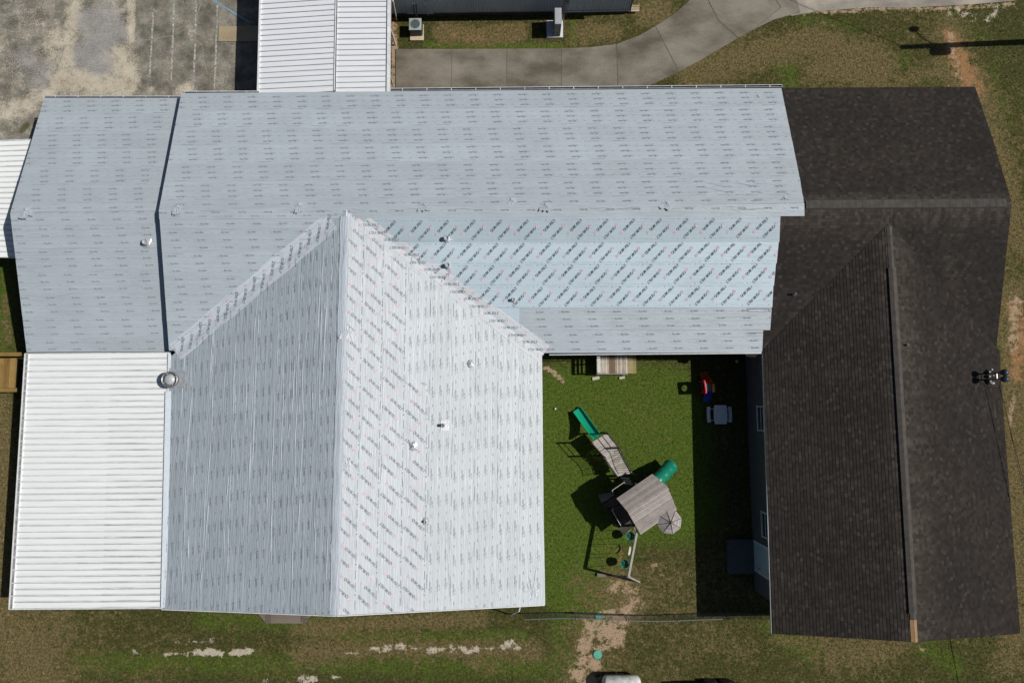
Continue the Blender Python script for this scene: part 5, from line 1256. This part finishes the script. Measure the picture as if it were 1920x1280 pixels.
# utility pole out of view at the right: casts the long shade in the upper right lawn
t = thing('utility_pole', 'tall wooden utility pole right of the view, casting the long shade', 'utility pole', U(1994, 76, 0)); p = U(1994, 76, 0); PH = 10.2; m_ = MB()
m_.tube([p, p + np.array([0, 0, PH])], [.19, .14], 14); m_.build('pole', [mat_wood('dark_pole', (.06, .045, .03), (.09, .07, .05), (.12, .1, .07), 'z')], t)
m_ = MB(); m_.lathe(p + np.array([.0, -.33, 7.35]), [(.24, 0), (.26, .1), (.26, .85), (.2, .95)], 18); m_.build('transformer', [MT['galv']], t)
m_ = MB(); m_.tube([p + np.array([0, 0, 8.0]), p + np.array([0, .5, 8.9]), p + np.array([0, 1.0, 9.3])], .035, 8); m_.build('lamp_arm', [MT['galv']], t)
m_ = MB(); m_.lathe(p + np.array([.0, 1.05, 9.2]), [(.17, 0), (.2, .1), (.17, .3), (.07, .45)], 16); m_.build('lamp_head', [MT['galv']], t)
q = p + np.array([0, 0, PH - .2]); e = U(-300, -1100, 9.0); m_ = MB(); m_.tube([q + (e - q) * s_ + np.array([0, 0, -1.6 * s_ * (1 - s_)]) for s_ in np.linspace(0, 1, 30)], .02, 5)
tag(m_.build('overhead_wire', [MT['black']]), 'overhead wire from the utility pole, casting a thin line over the driveway', 'wire')

# ================================================================== plastic toys in the shade
t = thing('picnic_table', 'small pale plastic picnic table with two benches in the shade', 'table', U(1345, 778, 0)); WP = simple('pale_plastic', (.60, .62, .62), (.54, .56, .57), .45, 4)
c = U(1351, 777, .5); m_ = MB(); ry, rx = .50, .31
P = []
for s_ in (1, -1):
    for f in np.linspace(-1, 1, 9): P.append((c[0] + s_ * (rx + .05 * (1 - f * f)), c[1] + f * s_ * ry))
m_.prism(P, .47, .51); m_.build('tabletop', [WP], t)
for s_ in (-1, 1):
    m_ = MB(); x_ = c[0] + s_ * .56; m_.prism([(x_ + .09 * sx + s_ * .02 * (1 - f * f), c[1] + f * .42 * sx) for sx in (1, -1) for f in np.linspace(-1, 1, 7)], .27, .305); m_.build('bench', [WP], t)
for y_ in (-.3, .3): m_ = MB(); m_.beam((c[0] - .6, c[1] + y_, .24), (c[0] + .6, c[1] + y_, .24), .05, .05); m_.beam((c[0] - .25, c[1] + y_, .0), (c[0] - .15, c[1] + y_, .47), .06, .06); m_.beam((c[0] + .25, c[1] + y_, .0), (c[0] + .15, c[1] + y_, .47), .06, .06); m_.build('leg_frame', [WP], t)
t = thing('toy_climber', 'plastic toy climber with orange and blue slides and red top in the shade', 'toy climber', U(1328, 725, 0))
OR_, BL_, YE_, RE_ = [simple(n_, c_, None, .4, 4) for n_, c_ in (('orange_plastic', (.42, .10, .03)), ('blue_plastic', (.02, .05, .36)), ('yellow_plastic', (.48, .36, .04)), ('red_plastic', (.62, .02, .05)))]
def slide(m_, P0, P1, w_, side, k=8, belly=.12):
    d_ = nrm((P1 - P0) * np.array([1, 1, 0])); sd2 = np.array([-d_[1], d_[0], 0]); V = []; Fs = []
    for i in range(k + 1):
        f = i / k; q = P0 + (P1 - P0) * f + np.array([0, 0, -belly * math.sin(PI * f)])
        for o, z_ in ((-w_, side), (-w_ + .03, side), (-w_ + .05, 0), (w_ - .05, 0), (w_ - .03, side), (w_, side), (w_, -.04), (-w_, -.04)): V.append(q + sd2 * o + np.array([0, 0, z_]))
    for i in range(k):
        for j in range(8): Fs.append((i * 8 + j, i * 8 + (j + 1) % 8, (i + 1) * 8 + (j + 1) % 8, (i + 1) * 8 + j))
    Fs += [tuple(range(8))[::-1], tuple(k * 8 + j for j in range(8))]; m_.add(V, Fs)
m_ = MB(); slide(m_, U(1330, 718, .75), U(1318, 697, .08), .2, .10); m_.build('slide', [OR_], t)
m_ = MB(); slide(m_, U(1330, 733, .75), U(1324, 753, .08), .2, .10); m_.build('slide', [BL_], t)
m_ = MB(); p, q = U(1321, 714, 1.22), U(1324, 736, 1.22); m_.beam(p, q, .09, .07, bev=.03); 
for f in (0, 1): e = p + (q - p) * f; m_.beam(e, (e[0], e[1], 0), .07, .07, up=(0, 1, 0))
ring = [((p + q) / 2)[0] + 0 * a for a in range(1)]; cxx, cyy = (p[0] + q[0]) / 2, (p[1] + q[1]) / 2; n = 20; hw, z0_, z1_ = abs(q[1] - p[1]) / 2 - .03, .55, 1.19; V = []; 
for k in range(n):
    a = 2 * PI * k / n + PI / 4; c_, s_ = math.cos(a), math.sin(a); g = 1 / max(abs(c_), abs(s_)); V += [(cxx, cyy + c_ * g * hw, (z0_ + z1_) / 2 + s_ * g * (z1_ - z0_) / 2), (cxx, cyy + c_ * .16, .88 + s_ * .17)]
m_.add(V, [(2 * k, 2 * k + 1, (2 * k + 3) % (2 * n), (2 * k + 2) % (2 * n)) for k in range(n)]); m_.build('climbing_panel', [RE_], t)
m_ = MB(); p = U(1339, 727, .9); m_.box((p[0], p[1], .45), (.12, .46, .9), bev=.05); m_.build('side_panel', [YE_], t)
m_ = MB(); p = U(1330, 726, .72); m_.box((p[0], p[1], .70), (.45, .42, .06), bev=.02); m_.build('platform', [simple('green_plastic', (.02, .10, .09), None, .4, 4)], t)

# ================================================================== wooden playset
t = thing('playset', 'grey wooden playset with plank roof, rope bridge and two green slides', 'playset', U(1185, 920, 0)); PS_ = t
SLG = simple('green_slide_plastic', (.01, .42, .24), (.015, .36, .21), .3, 3); SLD = simple('deep_green_plastic', (.006, .19, .115), (.008, .16, .10), .28, 3); DKW = mat_wood('dark_stained_and_shaded_wood', (.03, .024, .02), (.055, .045, .04), (.08, .07, .06)); RW = GREYW
def quad_planks(mb, A_, B_, C_, D_, n, th_=.03, gap=.008, over=0.0):
    """planks running A->B, laid from AB across to DC"""
    for i in range(n):
        f0_, f1_ = i / n, (i + 1) / n - gap; a, b_, c_, d_ = A_ + (D_ - A_) * f0_, B_ + (C_ - B_) * f0_, B_ + (C_ - B_) * f1_, A_ + (D_ - A_) * f1_
        nn = nrm(np.cross(b_ - a, d_ - a)); nn = nn if nn[2] > 0 else -nn; e = nrm(b_ - a) * random.uniform(-.015, .02); b_, c_ = b_ + e, c_ + e
        up = nn * random.uniform(0, .006); V = [p + up for p in (a, b_, c_, d_)] + [p + up - nn * th_ for p in (a, b_, c_, d_)]
        mb.add(V, [(0, 1, 2, 3), (7, 6, 5, 4), (0, 4, 5, 1), (1, 5, 6, 2), (2, 6, 7, 3), (3, 7, 4, 0)], tone=random.uniform(.3, .75))
# small tower deck
DZ = 1.15; A_, B_, C_, D_ = U(1108, 830, DZ), U(1137.5, 812.5, DZ), U(1158, 839, DZ), U(1131, 856, DZ); m_ = MB(); quad_planks(m_, A_, B_, C_, D_, 9); m_.build('deck', [mat_wood('pale_deck_wood', (.27, .23, .2), (.40, .36, .33), (.5, .46, .43))], t)
for q in (A_, B_, C_, D_): m_ = MB(); m_.box((q[0], q[1], .95), (.09, .09, 1.9)); m_.build('post', [DKW], t)
m_ = MB(); r_ = .022
for P, Q in ((B_, C_), (A_, D_)):
    for z_ in (.72, .36): m_.tube([P + np.array([0, 0, z_]), Q + np.array([0, 0, z_])], r_, 6)
m_.tube([C_ + np.array([0, 0, .72]), D_ + (C_ - D_) * .62 + np.array([0, 0, .72])], r_, 6); m_.build('railing', [DKW], t)
# rope bridge
E1, E2 = U(1156, 893, DZ - .05), U(1184, 887, DZ - .05); m_ = MB(); n = 14
for i in range(n):
    f = (i + .5) / n; sag = -.18 * math.sin(PI * f); a, b_ = D_ + (E1 - D_) * f + np.array([0, 0, sag]), C_ + (E2 - C_) * f + np.array([0, 0, sag]); j = random.uniform(-.05, .05); m_.beam(a + (b_ - a) * j, b_ + (b_ - a) * j, .085, .035, tone=random.uniform(.3, 1))
m_.build('bridge_slats', [mat_wood('pale_slat_wood', (.22, .19, .16), (.36, .32, .28), (.46, .42, .38))], t)
m_ = MB()
for P, Q in ((D_, E1), (C_, E2)):
    for hz in (.72, .05): m_.tube([P + (Q - P) * f + np.array([0, 0, hz - .18 * math.sin(PI * f)]) for f in np.linspace(0, 1, 10)], .018, 6)
    for i in range(12): f = (i + .5) / 12; b_ = P + (Q - P) * f + np.array([0, 0, -.18 * math.sin(PI * f)]); m_.tube([b_, b_ + np.array([0, 0, .72])], .010, 4)
m_.build('bridge_ropes', [MT['black']], t)
# open slide from the small tower
m_ = MB(); slide(m_, U(1119, 819, 1.16), U(1081.5, 767, .16), .255, .15, 14, .10); m_.build('slide', [SLG], t); t.children[-1]['label'] = 'bright green open slide'
# main tower: deck, posts, roof
RZ, EZ = 2.62, 2.35; a1, a2, a3, a4 = U(1156, 934, EZ), U(1223, 888, EZ), U(1269.5, 955, EZ), U(1201.5, 1002, EZ); rA, rB = U(1175.5, 957, RZ), U(1250, 921, RZ)
rA, rB = U(1176.5, 958.5, RZ), U(1251, 911, RZ)
m_ = MB(); quad_planks(m_, a1, a2, rB, rA, 11, .025); quad_planks(m_, rA, rB, a3, a4, 12, .025); rt = m_.build('roof', [RW], t)
dk = [a1 * .82 + (a1 + a2 + a3 + a4) / 4 * .18, a2 * .82 + (a1 + a2 + a3 + a4) / 4 * .18, a3 * .82 + (a1 + a2 + a3 + a4) / 4 * .18, a4 * .82 + (a1 + a2 + a3 + a4) / 4 * .18]
for q in dk: m_ = MB(); m_.box((q[0], q[1], 1.15), (.1, .1, 2.3), rz=.6); m_.build('post', [DKW], t)
e1 = nrm((a4 - a1) * np.array([1, 1, 0])); e2 = nrm((a2 - a1) * np.array([1, 1, 0]))
g = lambda q, z_: np.array([q[0], q[1], z_])
m_ = MB(); quad_planks(m_, g(dk[0] - e2 * .9 - e1 * .2, 1.1), g(dk[1], 1.1), g(dk[2], 1.1), g(dk[3] - e2 * .9, 1.1), 14); m_.build('deck', [DKW], t)  # deck colour darkened to stand for the roof's shade
PR_ = mat_wood('pale_rail', (.36, .32, .26), (.46, .42, .36), (.54, .5, .44)); m_ = MB(); rz_ = 1.75; P = [U(1147, 955, rz_), U(1164, 984.5, rz_)]; Q = [U(1147.5, 919, rz_), U(1170.5, 903.5, rz_), U(1173.5, 908, rz_)]; m_.beam(Q[0], Q[1], .028, .03); m_.beam(Q[1], Q[2], .028, .03); m_.beam(Q[0], U(1150, 923, rz_), .028, .03); m_.build('railing', [PR_], t); m_ = MB(); m_.beam(P[0], P[1], .03, .03); m_.beam(P[0], U(1151, 953, rz_), .03, .03); m_.build('railing', [PR_], t)
for q in (P[0], P[1], Q[0], Q[1]):
    m_ = MB(); m_.box((q[0], q[1], .86), (.07, .07, 1.70), rz=.6); m_.build('post', [DKW], t)
m_ = MB(); 
for A1, B1 in ((P[0], P[1]), (Q[0], Q[1])):
    A0, B0 = g(A1, 1.12), g(B1, 1.12); 
    for i in range(8): f = (i + .5) / 8; q = A0 + (B0 - A0) * f; m_.beam(q, q + np.array([0, 0, .6]), .08, .02, up=(1, 0, 0))
    m_.build('panel_boards', [DKW], t); m_ = MB()
# stairs next to the bridge end, sunlit stripes put into the pale board colour
m_ = MB()
for i in range(3): p = U(1172 + i * 3.2, 896 + i * 5, 1.1 - i * .02); m_.beam(p + np.array([-.22, .02, 0]), p + np.array([.22, -.03, 0]), .09, .03, tone=.5)
m_.build('step', [mat_wood('lit_step_wood', (.3, .27, .23), (.40, .37, .32), (.48, .44, .39))], t)
# rough climbing ramp on the left
m_ = MB(); quad_planks(m_, U(1121, 927, .25), U(1150, 922, 1.05), U(1152, 938, 1.05), U(1129, 944, .25), 7); m_.build('climbing_ramp', [mat_wood('worn_grey', (.10, .095, .09), (.2, .19, .18), (.3, .28, .27))], t)
# octagonal turret roof
oc = U(1257.5, 979, 2.62); m_ = MB(); n = 8; R_ = .63; zb = 2.32; base = [np.array([oc[0] + R_ * math.cos(2 * PI * k / n + .25), oc[1] + R_ * math.sin(2 * PI * k / n + .25), zb]) for k in range(n)]
oc[2] = 2.66
for k in range(n):
    a, b_ = base[k], base[(k + 1) % n]
    for i in range(6):
        f0_, f1_ = i / 6, (i + .93) / 6; V = [oc + (a - oc) * (1 - f0_), oc + (b_ - oc) * (1 - f0_), oc + (b_ - oc) * (1 - f1_), oc + (a - oc) * (1 - f1_)]; m_.add([v + np.array([0, 0, .004 * (6 - i)]) for v in V] , [(0, 1, 2, 3)], tone=random.uniform(.3, .8))
    m_.add([a, b_, b_ - np.array([0, 0, .05]), a - np.array([0, 0, .05])], [(0, 3, 2, 1)])
m_.build('turret_roof', [mat_wood('pale_roof_wood', (.22, .19, .18), (.32, .285, .275), (.40, .37, .36))], t)
m_ = MB()
for k in range(n): m_.beam(base[k] + np.array([0, 0, .01]), oc + np.array([0, 0, .015]), .022, .03)
m_.build('roof_rib', [DKW], t)
for k in (0, 2, 4, 6): q = oc + (base[k] - oc) * .75; m_ = MB(); m_.box((q[0], q[1], 1.15), (.08, .08, 2.3)); m_.build('post', [DKW], t)
m_ = MB(); m_.prism([(oc[0] + .45 * math.cos(2 * PI * k / 8 + .25), oc[1] + .45 * math.sin(2 * PI * k / 8 + .25)) for k in range(8)], 1.05, 1.1); m_.build('turret_floor', [GREYW], t)
# closed tube slide
S0, S1, S2, S3 = U(1216, 912, 1.45), U(1240, 896, 1.15), U(1250, 882, .8), U(1257.5, 873, .5)
m_ = MB(); pts = []
for f in np.linspace(0, 1, 22):
    c_ = (1 - f) ** 3 * S0 + 3 * (1 - f) ** 2 * f * S1 + 3 * (1 - f) * f * f * S2 + f ** 3 * S3; pts.append(c_)
rs = [.36 + .015 * math.sin(i * 1.3) for i in range(22)]; rs[-1] = .385; rs[-2] = .39; m_.tube(pts, rs, 24, cap=False); m_.build('tube_slide', [SLD], t, True); t.children[-1]['label'] = 'dark green closed tube slide'
# swing frame: part of the playset
SB = 2.15; s0_, s1_ = U(1194.5, 996, SB), U(1178.5, 1080, SB); m_ = MB(); m_.beam(s0_ + (s0_ - s1_) * .12, s1_, .10, .14); m_.build('swing_beam', [mat_wood('grey_beam', (.26, .25, .22), (.36, .34, .30), (.44, .42, .38))], t)
for q, o in ((s1_, .9), (s1_, -.9)):
    fpt = U(1199, 1091, 0) if o > 0 else U(1149, 1079, 0); m_ = MB(); m_.beam(q + np.array([o * -.05, 0, .05]), fpt, .09, .09, up=(0, 1, 0)); m_.build('leg', [RW], t)
m_ = MB(); a = s1_ + (U(1199, 1091, 0) - s1_) * .5; b_ = s1_ + (U(1149, 1079, 0) - s1_) * .5; m_.beam(a, b_, .05, .09); m_.build('cross_brace', [RW], t)
def hang(px, py, z_): p = U(px, py, z_); f = ((p - s0_) @ (s1_ - s0_)) / ((s1_ - s0_) @ (s1_ - s0_)); return p, s0_ + (s1_ - s0_) * f
dS = nrm(s1_ - s0_)
for px, py, lab in ((1181, 1003.5, 'green bucket swing nearer the plank roof'), (1170.5, 1055.5, 'green bucket swing nearer the frame legs')):
    p, h_ = hang(px, py, .55); p = np.array([h_[0] - .22, p[1], .45]); p = np.array([U(px, py, .55)[0], U(px, py, .55)[1], .45])
    s_ = thing('bucket_swing', lab, 'swing', (p[0], p[1], 0), 'bucket swings of the playset'); m_ = MB(); n = 20
    prof = [(.13, 0), (.19, .06), (.215, .16), (.22, .25), (.235, .26), (.235, .235), (.205, .22), (.20, .15), (.17, .07), (.10, .03)]
    m_.lathe(p, prof, n); m_.build('bucket', [SLD], s_, True)
    m_ = MB(); m_.lathe(p + np.array([0, 0, .04]), [(.15, 0), (.06, .02), (.01, .02)], 14); m_.box(p + np.array([-.07, .04, .2]), (.05, .05, .14), bev=.01); m_.box(p + np.array([-.04, -.08, .2]), (.05, .05, .14), bev=.01); m_.build('seat_pad', [MT['black']], s_)
    for sg in (-1, 1):
        m_ = MB(); m_.tube([p + dS * sg * .21 + np.array([0, 0, .25]), g(p, 0) * 0 + np.array([h_[0] + dS[0] * sg * .25, h_[1] + dS[1] * sg * .25, SB - .08])], .012, 5); m_.build('chain', [MT['galv']], s_)
p, h_ = hang(1180, 1031, .5); s_ = thing('belt_swing', 'white belt swing hanging between the two green bucket swings', 'swing', (p[0], p[1], 0)); m_ = MB(); V = []
dd = nrm(dS * np.array([1, 1, 0])); nn = np.array([-dd[1], dd[0], 0])
for i in range(9):
    f = i / 8 * 2 - 1; q = p + dd * f * .23 + np.array([0, 0, .10 * f * f]) + nn * .03 * (1 - f * f); V += [q - nn * .05, q + nn * .05]
m_.add(V, [(2 * i, 2 * i + 1, 2 * i + 3, 2 * i + 2) for i in range(8)]); m_.build('belt', [simple('cream_rubber', (.62, .62, .52), None, .5, 5)], s_)
for sg in (-1, 1): m_ = MB(); m_.tube([p + dd * sg * .23 + np.array([0, 0, .1]), h_ + dS * sg * .28 + np.array([0, 0, -.08])], .010, 5); m_.build('chain', [MT['galv']], s_)
